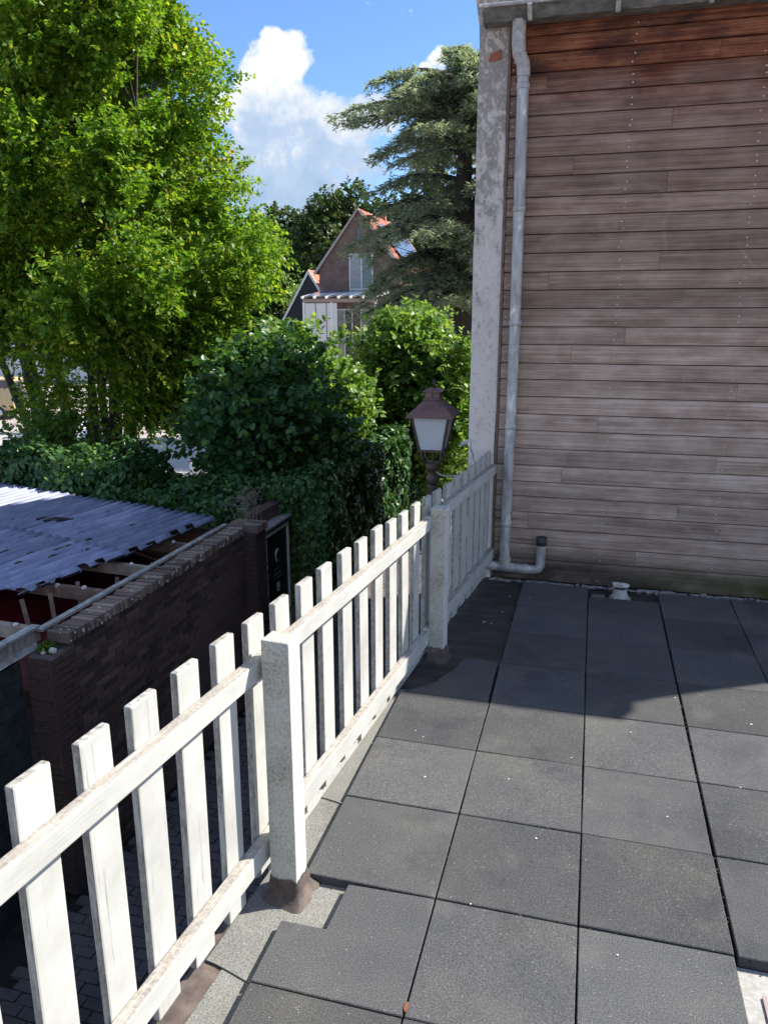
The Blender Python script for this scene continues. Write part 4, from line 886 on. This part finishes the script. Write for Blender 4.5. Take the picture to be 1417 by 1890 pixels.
def gaps(cl, seed):
    r_ = random.Random(seed); holes = [(cl[r_.randrange(len(cl))], r_.uniform(.35, .75)) for _ in range(18)]
    return np.array([c for c in cl if not any(abs(c[0] - h[0]) < q * .7 and abs(c[1] - h[1]) < q * 2.2 and abs(c[2] - h[2]) < q * 1.3 for h, q in holes)])
def plumes(g, n, prof, c, per, rad):
    zz = np.array([p[0] for p in prof]); rr = np.array([p[1] for p in prof]); out = []
    tries = 0
    while len(out) < n * per:
        z = g.uniform(zz[0], zz[-1]); r_ = np.interp(z, zz, rr)
        if g.random() > (r_ + .5) / (rr.max() + .5): continue
        a = g.random() * 2 * math.pi; r_ *= g.uniform(.55, 1.0) ** .5 * 1.02
        tip = np.array([c[0] + r_ * math.cos(a), c[1] + r_ * math.sin(a), z]); base = np.array([c[0] + .35 * r_ * math.cos(a), c[1] + .35 * r_ * math.sin(a), z - 1.0 - .3 * r_])
        for k in range(per):
            t = g.uniform(.30, 1.0); out.append(base + (tip - base) * t + g.normal(0, 1, 3) * rad * (1.15 - .75 * t))
    return np.array(out)
def hornbeams():
    g = np.random.default_rng(11)
    # right-hand tree: trunk behind the hedge, crown leaning right
    prof = [(-.2, 1.2), (.5, 1.3), (1.5, 1.7), (2.2, 2.45), (2.9, 3.0), (3.5, 2.9), (4.3, 2.6), (5.0, 2.25), (5.8, 2.1), (6.6, 2.0), (7.6, 1.6), (8.6, .6)]
    cl = plumes(g, 128, prof, (-8.22, 12.3), 7, .24); cl = np.array([c for c in cl if c[2] > 1.3 or (c[2] > .35 and (c[0] > -7.6 or g.random() < .12))])
    tr = [((-8.7, 12.3, GZ), (-8.1, 12.3, 5.5), .17, .05, (.1, 0, 0)), ((-8.55, 12.2, GZ + .3), (-6.9, 12.0, 4.5), .10, .03, (-.15, 0, 0)), ((-8.6, 12.4, GZ + .6), (-9.2, 12.6, 6.5), .10, .03, (.1, 0, 0)), ((-8.2, 12.2, GZ), (-7.4, 12.3, 6.3), .09, .02, (0, 0, 0)), ((-8.7, 12.2, GZ), (-8.5, 12.0, 7.4), .09, .02, (-.1, 0, 0))]
    tree('hornbeam', 'large bright green upright tree with its trunk clear above the hedge', (-8.6, 12.3, GZ), tr, cl, 0, 'hornbeam_leaf', 'bark_grey', .090, twigs=30, leafn=12, up=.85, spread=.30, twl=.42, seed=21, centre=np.array([-8.3, 12.3, 2.0]), limbs=60, group='bright green trees behind the hedge', lr=.04, width=1.3)
    prof = [(.0, 1.2), (.8, 2.2), (2.0, 3.0), (3.2, 3.2), (4.4, 3.0), (5.6, 2.6), (6.8, 2.0), (8.0, 1.2), (8.8, .5)]
    cl = plumes(g, 95, prof, (-11.1, 13.4), 7, .26); cl = np.array([c for c in cl if not (c[2] < 2.1 and c[0] < -9.6) and c[2] > 1.35])
    tr = [((-10.0, 13.0, GZ), (-11.5, 13.2, 5.5), .16, .04, (-.2, 0, .2)), ((-9.9, 12.9, GZ), (-10.3, 13.0, 6.2), .15, .04, (.1, 0, 0)), ((-9.8, 13.0, GZ), (-9.4, 13.2, 5.2), .10, .03, (.2, 0, 0)), ((-10.1, 13.1, GZ), (-12.8, 13.2, 4.6), .12, .03, (-.1, 0, .5)), ((-10.0, 12.9, GZ), (-10.9, 12.6, 6.0), .09, .03, (0, 0, 0))]
    tree('hornbeam', 'many-stemmed bright green tree at the left, stems fanning upward', (-10.0, 13.0, GZ), tr, cl, 0, 'hornbeam_leaf', 'bark_grey', .090, twigs=30, leafn=12, up=.85, spread=.32, twl=.42, seed=22, centre=np.array([-11.0, 13.4, 2.0]), limbs=60, group='bright green trees behind the hedge', lr=.04, width=1.3)
hornbeams()
def lime_and_shrubs():
    g = np.random.default_rng(31)
    prof = [(-.45, .4), (.0, .7), (.5, .95), (1.0, .9), (1.35, .65), (1.6, .3)]
    cl = np.concatenate([shellpts(g, 22, prof, (-4.75, 11.0), .45, .8), plumes(g, 26, [(a, b * 1.12) for a, b in prof], (-4.75, 11.0), 4, .22) + [0, 0, .10], shellpts(g, 16, [(-.5, .4), (-.1, .55), (.5, .45), (.9, .2)], (-5.55, 10.9), .5)])
    tree('lime_tree', 'small tree with large dark round leaves growing out of the hedge', (-5.05, 10.7, GZ), [((-5.05, 10.7, GZ), (-4.8, 10.9, 1.2), .10, .03, (.05, 0, 0)), ((-5.0, 10.7, -.8), (-4.1, 10.8, 1.0), .05, .02, (0, 0, .1)), ((-5.05, 10.8, -.9), (-5.6, 10.9, .9), .05, .02, (0, 0, .1))],
         cl, 0, 'lime_leaf', 'bark_dark', .098, 'round', up=.35, twigs=18, leafn=8, spread=.27, twl=.38, seed=32, limbs=30, lr=.03)
    prof = [(-1.6, 1.0), (-.6, 1.35), (.4, 1.5), (1.1, 1.35), (1.6, .95), (2.0, .4)]
    cl = np.concatenate([shellpts(g, 120, prof, (-3.55, 16.2), .5, .8), plumes(g, 30, prof, (-3.55, 16.2), 4, .18) + [0, 0, .12]])
    tree('shrub', 'tall sunlit lime green shrub behind the lantern lamp', (-3.6, 16.2, GZ), [((-3.6, 16.2, GZ), (-3.5, 16.2, 1.9), .09, .02, (.05, 0, 0)), ((-3.7, 16.2, GZ), (-4.2, 16.2, 1.5), .06, .02, (0, 0, 0)), ((-3.5, 16.1, GZ), (-2.9, 16.2, 1.5), .06, .02, (0, 0, 0))],
         cl, 0, 'shrub_leaf', 'bark_dark', .098, 'round', up=.5, twigs=26, leafn=8, spread=.32, twl=.42, seed=33, limbs=40, lr=.03, lfb=.08, cat='shrub')
    prof = [(-1.2, .9), (-.2, 1.25), (.5, 1.2), (1.1, .95), (1.55, .4)]
    cl = np.concatenate([shellpts(g, 70, prof, (-5.2, 13.4), .5, .8), plumes(g, 24, prof, (-5.2, 13.4), 4, .16) + [0, 0, .15]])
    tree('shrub', 'rounded mid green shrub between the dark tree and the tall sunlit shrub', (-5.2, 13.4, GZ), [((-5.2, 13.4, GZ), (-5.1, 13.4, .9), .07, .02, (0, 0, 0)), ((-4.95, 13.6, GZ), (-5.4, 13.6, .8), .05, .02, (0, 0, 0))],
         cl, 0, 'shrub_leaf', 'bark_dark', .10, 'round', up=.8, twigs=18, leafn=8, spread=.30, twl=.42, seed=34, limbs=20, lr=.03, lfb=.08, cat='shrub')
    prof = [(-.9, .6), (-.3, .8), (.1, .7), (.4, .35)]
    cl = shellpts(g, 60, prof, (-8.3, 10.6), .5, .6)
    tree('shrub', 'loose green shrub rising over the hedge below the left tree', (-8.6, 10.9, GZ), [((-8.6, 10.9, GZ), (-8.5, 10.9, .2), .05, .02, (0, 0, 0))], cl, 0, 'shrub_leaf', 'bark_dark', .075, 'ivy', up=.6, twigs=14, leafn=8, spread=.3, twl=.3, seed=35, limbs=16, lr=.02, lfb=-.15, cat='shrub')
lime_and_shrubs()
def cedar():
    rr = random.Random(41); g = np.random.default_rng(41); X, Y = -5.0, 30.0
    root = empty('cedar', (X, Y, GZ)); tag(root, 'big blue-green cedar with layered drooping limbs beside the pillar', 'tree'); bpy.context.view_layer.update(); inv = root.matrix_world.inverted()
    def part(o): o.parent = root; o.matrix_parent_inverse = inv; return o
    M = MB(); M.tube([(X, Y, GZ), (X + .1, Y, 0), (X - .05, Y, 4), (X, Y, 7), (X + .05, Y, 9.3), (X + .1, Y, 10.8)], [.55, .45, .38, .30, .18, .05], 12); part(M.build('trunk', MAT['bark_dark']))
    M = MB(); M.tube([(X + .2, Y, 5.2), (X + .75, Y + .1, 7), (X + .8, Y + .1, 9.2)], [.2, .15, .05], 8)
    P = []; D = []; N = []
    tiers = [(10.7, 3.2, 8), (10.2, 3.7, 8), (9.6, 3.4, 6), (8.9, 4.7, 9), (8.3, 4.6, 7), (6.9, 3.6, 4), (6.2, 4.5, 9), (5.2, 4.6, 8), (4.3, 4.6, 8), (3.4, 4.7, 9), (2.5, 4.5, 8)]
    for ti, (z, L, k) in enumerate(tiers):
        for j in range(k):
            a = 2 * math.pi * (j + .37 * ti) / k + rr.gauss(0, .25); Lj = L * rr.uniform(.78, 1.06); z0 = z + rr.gauss(0, .35) - .3; dr = (1.1 if z < 6.5 else .5) * rr.uniform(.4, 1.5)
            if abs(math.cos(a)) < .0: continue
            pts = []; nn = 9
            for i in range(nn + 1):
                t = i / nn; pts.append(Vector((X + math.cos(a) * Lj * t, Y + math.sin(a) * Lj * t, z0 + .65 * math.sin(math.pi * min(t * 1.1, 1) * .7) * Lj * .22 - dr * Lj * .30 * t ** 2.2)))
            M.tube(pts, [.11 * (1 - t_) + .012 for t_ in np.linspace(0, 1, nn + 1)], 6)
            for i in range(2, nn + 1):
                for sd in (-1, 1):
                    for q in range(2):
                        t = (i + rr.random() - .5) / nn; b = pts[min(int(t * nn), nn)]; sl = (.26 * Lj) * (1.15 - .75 * t) * rr.uniform(.6, 1.25); ang = a + sd * rr.uniform(.55, 1.15)
                        e = Vector((math.cos(ang), math.sin(ang), -.10 - .45 * rr.random() * (1 if z < 6.5 else .6))); end = b + e * sl
                        M.tube([b, b + e * sl * .5 + Vector((0, 0, .04)), end], [.018, .012, .004], 3, cap=False)
                        m = int(9 + sl * 15)
                        for s_ in range(m):
                            u = rr.random() ** .8; p = b + e * sl * u + Vector((rr.gauss(0, .10), rr.gauss(0, .10), -abs(rr.gauss(0, .13))))
                            # a small spray: three blades outward, slightly up
                            for w in range(3):
                                an = ang + rr.gauss(0, .6); P.append(p); D.append((math.cos(an), math.sin(an), rr.uniform(-.8, .5))); N.append((rr.gauss(0, .6) + .4, rr.gauss(0, .6), 1))
    part(M.build('limbs', MAT['bark_dark']))
    P = np.array([tuple(p) for p in P]); n = len(P); part(leaves('crown', P, np.array(D), np.array(N), g.uniform(.13, .30, n), MAT['cedar_needle'], 'oval', width=.34, lf=g.random(n)))
cedar()
def far_trees():
    spec = [('dark green oak-like tree left of the brick gable', -33, 82, 12.3, 7.5, 51), ('broad pale-topped tree behind the dark wooden barn', -29.0, 86, 12.9, 6.5, 52), ('taller rounded tree directly behind the brick gable', -25.0, 78, 14.0, 6.0, 53), ('green tree behind the cedar right of the brick gable', -16, 76, 14.2, 7.0, 54), ('dark tree at far left behind the bright tree', -44, 84, 12, 8.5, 55), ('distant tree hidden mostly by the cedar trunk', -6, 80, 12.6, 7.5, 56)]
    for lab, x, y, top, r_, sd in spec:
        g = np.random.default_rng(sd); prof = [(-2.6, r_ * .75), (1, r_ * .95), (top * .45, r_), (top * .7, r_ * .8), (top * .88, r_ * .5), (top, r_ * .15)]
        cl = shellpts(g, 230, prof, (x, y), .4)
        tree('background_tree', lab, (x, y, GZ), [((x, y, GZ), (x, y, top * .6), .4, .1, (0, 0, 0))], cl, 0, 'far_leaf', 'bark_dark', .46, 'oval', up=.3, twigs=18, leafn=7, spread=1.15, twl=1.0, seed=sd, limbs=20, lr=.1, group='trees on the horizon', width=1.5)
    x, y = -20.5, 56; g = np.random.default_rng(60); cl = shellpts(g, 80, [(-2.5, 2.4), (0, 2.9), (2.5, 2.6), (4.4, 1.6), (5.1, .4)], (x, y), .4)
    tree('background_tree', 'pale yellow-green weeping bush above the dark barn', (x, y, GZ), [((x, y, GZ), (x, y, 3), .2, .05, (0, 0, 0))], cl, 0, 'shrub_leaf', 'bark_dark', .25, 'oval', up=-.3, twigs=16, leafn=8, spread=.7, twl=.9, seed=61, limbs=10, lfb=.25)
far_trees()

# ---------------------------------------------------------------- brick house, veranda, barn
def brick_house():
    X0, X1, Y, ze, zr = -17.1, -11.85, 48.0, 4.8, 8.16; xm = (X0 + X1) / 2
    root = empty('brick_house', (xm, Y, GZ)); tag(root, 'red brick gabled house with orange tiled roof beyond the trees', 'house'); bpy.context.view_layer.update()
    def part(o, p=None): o.parent = p or root; o.matrix_parent_inverse = (p or root).matrix_world.inverted(); return o
    M = MB(); M.extr([(X0, Y, GZ), (X1, Y, GZ), (X1, Y, ze), (xm, Y, zr), (X0, Y, ze)], (0, 9.5, 0)); wall = part(M.build('wall', MAT['house_gable']))
    M = MB(); w = .12
    for xa, s in ((X0, 1), (X1, -1)):
        M = MB(); M.extr([(xa - s * .22, Y - .14, ze - .28), (xm, Y - .14, zr + .04), (xm, Y - .14, zr + .20), (xa - s * .30, Y - .14, ze - .20)], (0, 9.8, 0)); rf = part(M.build('roof', MAT['orange_tile'])); bpy.context.view_layer.update()
        M = MB(); M.extr([(xa - s * .24, Y - .20, ze - .33), (xm, Y - .20, zr + .08), (xm, Y - .20, zr + .22), (xa - s * .34, Y - .20, ze - .20)], (0, .055, 0)); part(M.build('verge_board', MAT['blind_grey']))
        # tile rows
        M = MB(); d = Vector((xm - xa, 0, zr - ze)); L = d.length; d.normalize(); nn = Vector((-d.z, 0, d.x)) * s; nn = nn if nn.z > 0 else -nn
        for r in range(16):
            p = Vector((xa, 0, ze)) + d * (L * (r + .5) / 16) + nn * .16; M.beam((p.x, Y - .1, p.z), (p.x, Y + 9.6, p.z), L / 16 * .9, .05, up=nn)
        o = part(M.build('tile_rows', MAT['orange_tile'])); o['kind'] = 'stuff'
    M = MB()
    sx = (X1 - xm); sz = (ze - zr)
    for j in range(3):
        for i in range(6):
            t0, t1 = .24 + j * .22, .44 + j * .22; y0 = Y + 1.2 + i * 1.15; a = Vector((xm + sx * t0 + .20, y0, zr + sz * t0 + .24)); b = Vector((xm + sx * t1 + .20, y0, zr + sz * t1 + .24))
            m2 = MB(); m2.add([a, b, b + Vector((0, 1.05, 0)), a + Vector((0, 1.05, 0)), a + Vector((.03, 0, .04)), b + Vector((.03, 0, .04)), b + Vector((.03, 1.05, .04)), a + Vector((.03, 1.05, .04))], [(0, 1, 2, 3), (7, 6, 5, 4), (0, 4, 5, 1), (1, 5, 6, 2), (2, 6, 7, 3), (3, 7, 4, 0)])
            part(m2.build('solar_panel', MAT['solar_glass']))
    part(MB().box2((xm - .05, Y + 5.4, zr), (xm + .25, Y + 5.75, zr + .62)).build('chimney', MAT['orange_tile'])); part(MB().box2((xm + .5, Y + 6.6, zr - .5), (xm + .8, Y + 7.0, zr + .15)).build('chimney', MAT['orange_tile']))
    part(MB().box2((xm - .07, Y - .03, 6.0), (xm + .09, Y + .03, 7.25)).build('slot_window', MAT['car_glass']))
    def window(x0, x1, z0, z1, mull, blind):
        fr = MB(); y = Y - .05; t = .09
        for a, b in (((x0, z0), (x1, z0 + t)), ((x0, z1 - t), (x1, z1)), ((x0, z0 + t), (x0 + t, z1 - t)), ((x1 - t, z0 + t), (x1, z1 - t))): fr.box2((a[0], y - .03, a[1]), (b[0], y + .02, b[1]))
        for m_ in mull: fr.box2((m_ - .04, y - .025, z0 + t), (m_ + .04, y + .015, z1 - t))
        f = part(fr.build('window', MAT['frame_white'])); bpy.context.view_layer.update()
        g_ = MB().box2((x0 + t, y + .0, z0 + t), (x1 - t, y + .035, z1 - t)).build('pane', MAT['window_glass']); g_.parent = f; g_.matrix_parent_inverse = f.matrix_world.inverted()
        c_ = MB().box2((x0 + t + .02, y - .004, z0 + .12), (x0 + (x1 - x0) * blind, y - .001, z1 - t)).build('blind', MAT['blind_grey']); c_.parent = f; c_.matrix_parent_inverse = f.matrix_world.inverted()
    window(-15.1, -13.55, 3.55, 5.72, [-14.3], .55)
    part(MB().box2((-15.2, Y - .11, 3.43), (-13.45, Y - .002, 3.535)).build('window_sill', MAT['dark_timber']))
    # ground floor openings behind the veranda
    window(-16.0, -14.9, GZ + .1, 2.4, [-15.45], .5); window(-14.4, -12.6, GZ + .9, 2.4, [-13.5], .4)
def veranda():
    root = empty('veranda', (-15.7, 46.5, GZ)); tag(root, 'glass-roofed veranda with cream posts in front of the brick house', 'veranda'); bpy.context.view_layer.update()
    def part(o): o.parent = root; o.matrix_parent_inverse = root.matrix_world.inverted(); return o
    xa, xb, yf, yb = -17.0, -12.4, 44.6, 47.9; zf, zb = 2.95, 3.40
    part(MB().box2((xa, yf, zf - .2), (xb, yf + .14, zf)).build('front_beam', MAT['pale_timber'])); part(MB().box2((xa, yb - .1, zb - .16), (xb, yb, zb)).build('back_beam', MAT['dark_timber']))
    for i in range(7):
        x = xa + .05 + (xb - xa - .1) * i / 6; part(MB().beam((x, yf - .25, zf + .07), (x, yb, zb + .04), .10, .12).build('rafter', MAT['cream_white']))
        if i < 6: part(MB().add([(x + .06, yf, zf + .15), (x + .76, yf, zf + .15), (x + .76, yb, zb + .12), (x + .06, yb, zb + .12)], [(0, 1, 2, 3)]) or MB().beam((x + .42, yf, zf + .16), (x + .42, yb, zb + .13), .68, .02).build('glass_pane', MAT['solar_glass']))
    for x in (xa + .06, -15.2, xb - .1): part(MB().box2((x - .06, yf, GZ), (x + .06, yf + .12, zf - .202)).build('post', MAT['cream_white']))
    for i in range(3):
        x = xa + .16 + i * .68; part(MB().box2((x, yf + .03, GZ + .1), (x + .62, yf + .07, zf - .25)).build('screen_panel', MAT['frame_white']))
    part(MB().box2((xa + .16, yf + 1.6, GZ), (xa + .5, yf + 1.64, 1.9)).build('curtain', MAT['frame_white']))
def barn():
    root = empty('barn', (-18.9, 50.5, GZ)); tag(root, 'dark boarded barn gable with cream verge boards and orange roof', 'barn'); bpy.context.view_layer.update()
    def part(o): o.parent = root; o.matrix_parent_inverse = root.matrix_world.inverted(); return o
    x0, x1, xm, y, ze, zr = -20.75, -17.2, -18.75, 50.5, 1.4, 4.75
    M = MB(); M.extr([(x0, y, GZ), (x1, y, GZ), (x1, y, 2.4), (xm, y, zr), (x0, y, ze)], (0, 7, 0)); part(M.build('wall', MAT['dark_timber']))
    for i in range(22):
        x = x0 + .08 + i * .16; zt = (ze + (zr - ze) * (x - x0) / (xm - x0)) if x < xm else zr + (2.4 - zr) * (x - xm) / (x1 - xm)
        part(MB().box2((x, y - .025, GZ), (x + .14, y - .002, zt - .15)).build('board', MAT['dark_timber']))
    for a, b in (((x0 - .2, ze - .2), (xm, zr + .08)), ((x1 + .2, 2.1), (xm, zr + .08))):
        M = MB(); M.extr([(a[0], y - .1, a[1] - .14), (b[0], y - .1, b[1] - .14), (b[0], y - .1, b[1] + .14), (a[0], y - .1, a[1] + .14)], (0, .06, 0)); part(M.build('verge_board', MAT['cream_white']))
        M = MB(); M.extr([(a[0], y - .04, a[1]), (b[0], y - .04, b[1]), (b[0], y - .04, b[1] + .13), (a[0], y - .04, a[1] + .13)], (0, 7.2, 0)); part(M.build('roof', MAT['orange_tile']))
    root2 = empty('house_wing', (-17.3, 54, GZ)); tag(root2, 'low wing with an orange pantile roof between barn and brick house', 'outbuilding'); bpy.context.view_layer.update()
    o = MB().box2((-19.5, 53, GZ), (-15.6, 57, 3.0)).build('wall', MAT['house_gable']); o.parent = root2; o.matrix_parent_inverse = root2.matrix_world.inverted()
    M = MB()
    for r in range(10): M.beam((-20, 52.6 + r * .28, 3.05 + r * .215), (-15.6, 52.6 + r * .28, 3.05 + r * .215), .30, .05, up=(0, -.6, .8))
    o = M.build('roof', MAT['orange_tile']); o.parent = root2; o.matrix_parent_inverse = root2.matrix_world.inverted()
    t = empty('glass_screen', (-19.1, 46.2, GZ)); tag(t, 'pale green glass balustrade screen in front of the dark barn', 'glass screen')
    for i in range(4): MB().box2((-1.35 + i * .72, -.02, .4), (-.66 + i * .72, .02, 4.55)).build('panel', MAT['teal_panel'], t)
    MB().box2((-1.4, -.05, 0), (1.6, .05, .4)).build('base_rail', MAT['dark_timber'], t)
def m_gable():
    m, g = mat('house_gable'); b = g.n('ShaderNodeTexBrick'); b.inputs['Scale'].default_value = 1.0; b.inputs['Brick Width'].default_value = .22; b.inputs['Row Height'].default_value = .0625; b.inputs['Mortar Size'].default_value = .006
    b.inputs['Color1'].default_value = (.115, .066, .053, 1); b.inputs['Color2'].default_value = (.185, .112, .088, 1); b.inputs['Mortar'].default_value = (.20, .17, .15, 1)
    sx = g.n('ShaderNodeSeparateXYZ'); g.l(g.pos, sx.inputs[0]); cm = g.n('ShaderNodeCombineXYZ'); g.l(g.math('ADD', sx.outputs[0], sx.outputs[1]), cm.inputs[0]); g.l(sx.outputs[2], cm.inputs[1]); g.l(cm.outputs[0], b.inputs['Vector'])
    n = g.noise(g.pos, 1.6, 5, .6); g.l(g.mix(1.0, b.outputs[0], g.ramp(n, [(.3, .75), (.7, 1.2)]), 'MULTIPLY'), g.b.inputs['Base Color']); g.b.inputs['Roughness'].default_value = .9
m_gable(); brick_house(); veranda(); barn()
def white_house():
    root = empty('white_building', (-50, 52, GZ)); tag(root, 'long low white-walled building seen through the left tree', 'building'); bpy.context.view_layer.update()
    def part(o): o.parent = root; o.matrix_parent_inverse = root.matrix_world.inverted(); return o
    part(MB().box2((-70, 52, GZ), (-33, 58, 2.2)).build('wall', MAT['white_wall'])); M = MB(); M.extr([(-70, 51.6, 2.1), (-70, 55, 4.4), (-70, 58.4, 2.1)], (37, 0, 0)); part(M.build('roof', MAT['coping_brick']))
    for i in range(8): part(MB().box2((-66 + i * 4, 51.93, -1.3), (-64.4 + i * 4, 51.99, .6)).build('window', MAT['car_glass']))
white_house()
def pavement():
    o = big_sheet('pavement', GZ - .055, -60, -2, 20, 27.5, 'screed'); o.name = 'pavement'
    for x0, x1, y0, y1 in ((-60, -2, 27.5, 27.65),): tag(MB().box2((x0, y0, GZ - .06), (x1, y1, GZ + .06)).build('kerb', MAT['screed']), kind='structure')
pavement()

# ---------------------------------------------------------------- cars
def car(name, label, loc, rz, paint, L=4.3, W=1.75, H=1.48, boxy=False):
    root = empty(name, loc, rz); tag(root, label, 'car', 'cars on the square beyond the hedge')
    if boxy: side = [(-L / 2, .45), (-L / 2, 1.05), (-L / 2 + .05, H), (L * .18, H), (L * .26, 1.15), (L / 2, 1.08), (L / 2, .45)]
    else: side = [(-L / 2, .35), (-L / 2, .85), (-L * .42, 1.0), (-L * .30, H), (L * .10, H), (L * .27, .98), (L * .46, .82), (L / 2, .6), (L / 2, .35)]
    M = MB(); n = len(side); vs = []
    for s in (-1, 1):
        for x, z in side: vs.append((x, s * (W / 2 - (.14 if z > 1.1 else 0)), z))
    M.add(vs, [tuple(range(n))[::-1], tuple(range(n, 2 * n))] + [(i, (i + 1) % n, n + (i + 1) % n, n + i) for i in range(n)]); b = M.build('body', MAT[paint], root, bevel=.05, seg=2)
    for s in (-1, 1):
        zt = H - .08; zb = 1.0 if not boxy else 1.18; y = s * (W / 2 - .12)
        xs = [(-L * .38, -L * .14), (-L * .12, L * .08)] if not boxy else [(-L * .46, -L * .2), (-L * .18, L * .02), (L * .04, L * .17)]
        for xa, xb in xs: MB().box2((xa, y - s * .01, zb), (xb, y + s * .045, zt)).build('window', MAT['car_glass'], root)
        for x in (-L * .31, L * .31):
            w = MB().lathe([(0, -.10), (.20, -.10), (.33, -.09), (.34, 0), (.33, .09), (.20, .10), (0, .10)], n=20).build('wheel', MAT['dark_rubber'], root); w.location = (x, s * (W / 2 - .08), .34); w.rotation_euler = (R(90), 0, 0)
            r_ = MB().lathe([(0, -.112), (.19, -.112), (.20, -.10)], n=16).build('rim', MAT['chrome'], w); r_.rotation_euler = (0 if s > 0 else R(180), 0, 0)
        MB().box2((-L / 2 - .015, s * (W / 2 - .28), .62), (-L / 2 + .03, s * (W / 2 - .08), .85)).build('tail_light', MAT['tail_light'], root)
        MB().box2((L / 2 - .06, s * (W / 2 - .42), .60), (L / 2 + .012, s * (W / 2 - .12), .74)).build('headlight', MAT['chrome'], root)
    MB().box2((-L / 2 - .06, -W / 2 + .05, .38), (-L / 2 + .05, W / 2 - .05, .55)).build('bumper', MAT['pvc_dark'], root)
    if boxy:
        MB().box2((-L / 2 - .01, -.55, 1.22), (-L / 2 + .03, .55, H - .15)).build('rear_window', MAT['car_glass'], root)
        w = MB().lathe([(0, -.11), (.30, -.11), (.36, -.08), (.37, 0), (.36, .08), (0, .1)], n=24).build('spare_wheel', MAT['pvc_dark'], root); w.location = (-L / 2 - .13, 0, 1.05); w.rotation_euler = (0, R(90), 0)
    else:
        v = MB(); v.add([(L * .115, -W / 2 + .2, H - .05), (L * .115, W / 2 - .2, H - .05), (L * .262, W / 2 - .12, 1.03), (L * .262, -W / 2 + .12, 1.03), (L * .135, -W / 2 + .2, H - .03), (L * .135, W / 2 - .2, H - .03), (L * .282, W / 2 - .12, 1.05), (L * .282, -W / 2 + .12, 1.05)], [(0, 1, 2, 3), (7, 6, 5, 4), (0, 4, 5, 1), (1, 5, 6, 2), (2, 6, 7, 3), (3, 7, 4, 0)]); v.build('windscreen', MAT['car_glass'], root)
    return root
car('parked_car', 'sand-coloured boxy off-roader with a spare wheel on its back', (-29.6, 31.9, GZ - .055), R(200), 'tan_paint', L=4.2, W=1.75, H=1.98, boxy=True)
car('parked_car', 'white hatchback just behind the left end of the hedge', (-17.6, 22.6, GZ - .05), R(160), 'white_car_paint')
car('parked_car', 'white car glimpsed below the dark round-leaved tree', (-9.0, 20.6, GZ - .05), R(8), 'white_car_paint')

# small things in the alley and by the pillar
def cables():
    rr = random.Random(3)
    for k, (x, y) in enumerate([(-1.9, 3.4), (-2.2, 4.2), (-2.0, 5.0)]):
        pts = [(x + .5 * math.cos(t) * (1 + .1 * math.sin(3 * t)), y + .35 * math.sin(t * 1.1), GZ + .02 + .05 * abs(math.sin(2 * t + k))) for t in np.linspace(0, 8, 40)]
        o = MB().tube(pts, .009, 6).build('cable', MAT['pvc_dark']); tag(o, ['dark cable coil on the alley paving nearest the terrace house', 'dark cable coil on the alley paving nearest the brick wall', 'dark cable coil on the alley paving farthest along the fence'][k], 'cable', 'cable loops on the alley floor')
cables()
def awning():
    t = empty('wall_shade', (-.99, 7.2, .85)); tag(t, 'small pale metal wall lamp shade poking out beside the pillar', 'wall lamp')
    M = MB(); M.extr([(-.18, -.10, 0), (.08, -.10, .10), (.08, -.10, .085), (-.17, -.10, -.015)], (0, .2, 0)); M.build('shade', MAT['frame_white'], t); MB().tube([(-.05, 0, .02), (.085, 0, .02)], .01, 8).build('arm', MAT['iron_brown'], t)
awning()
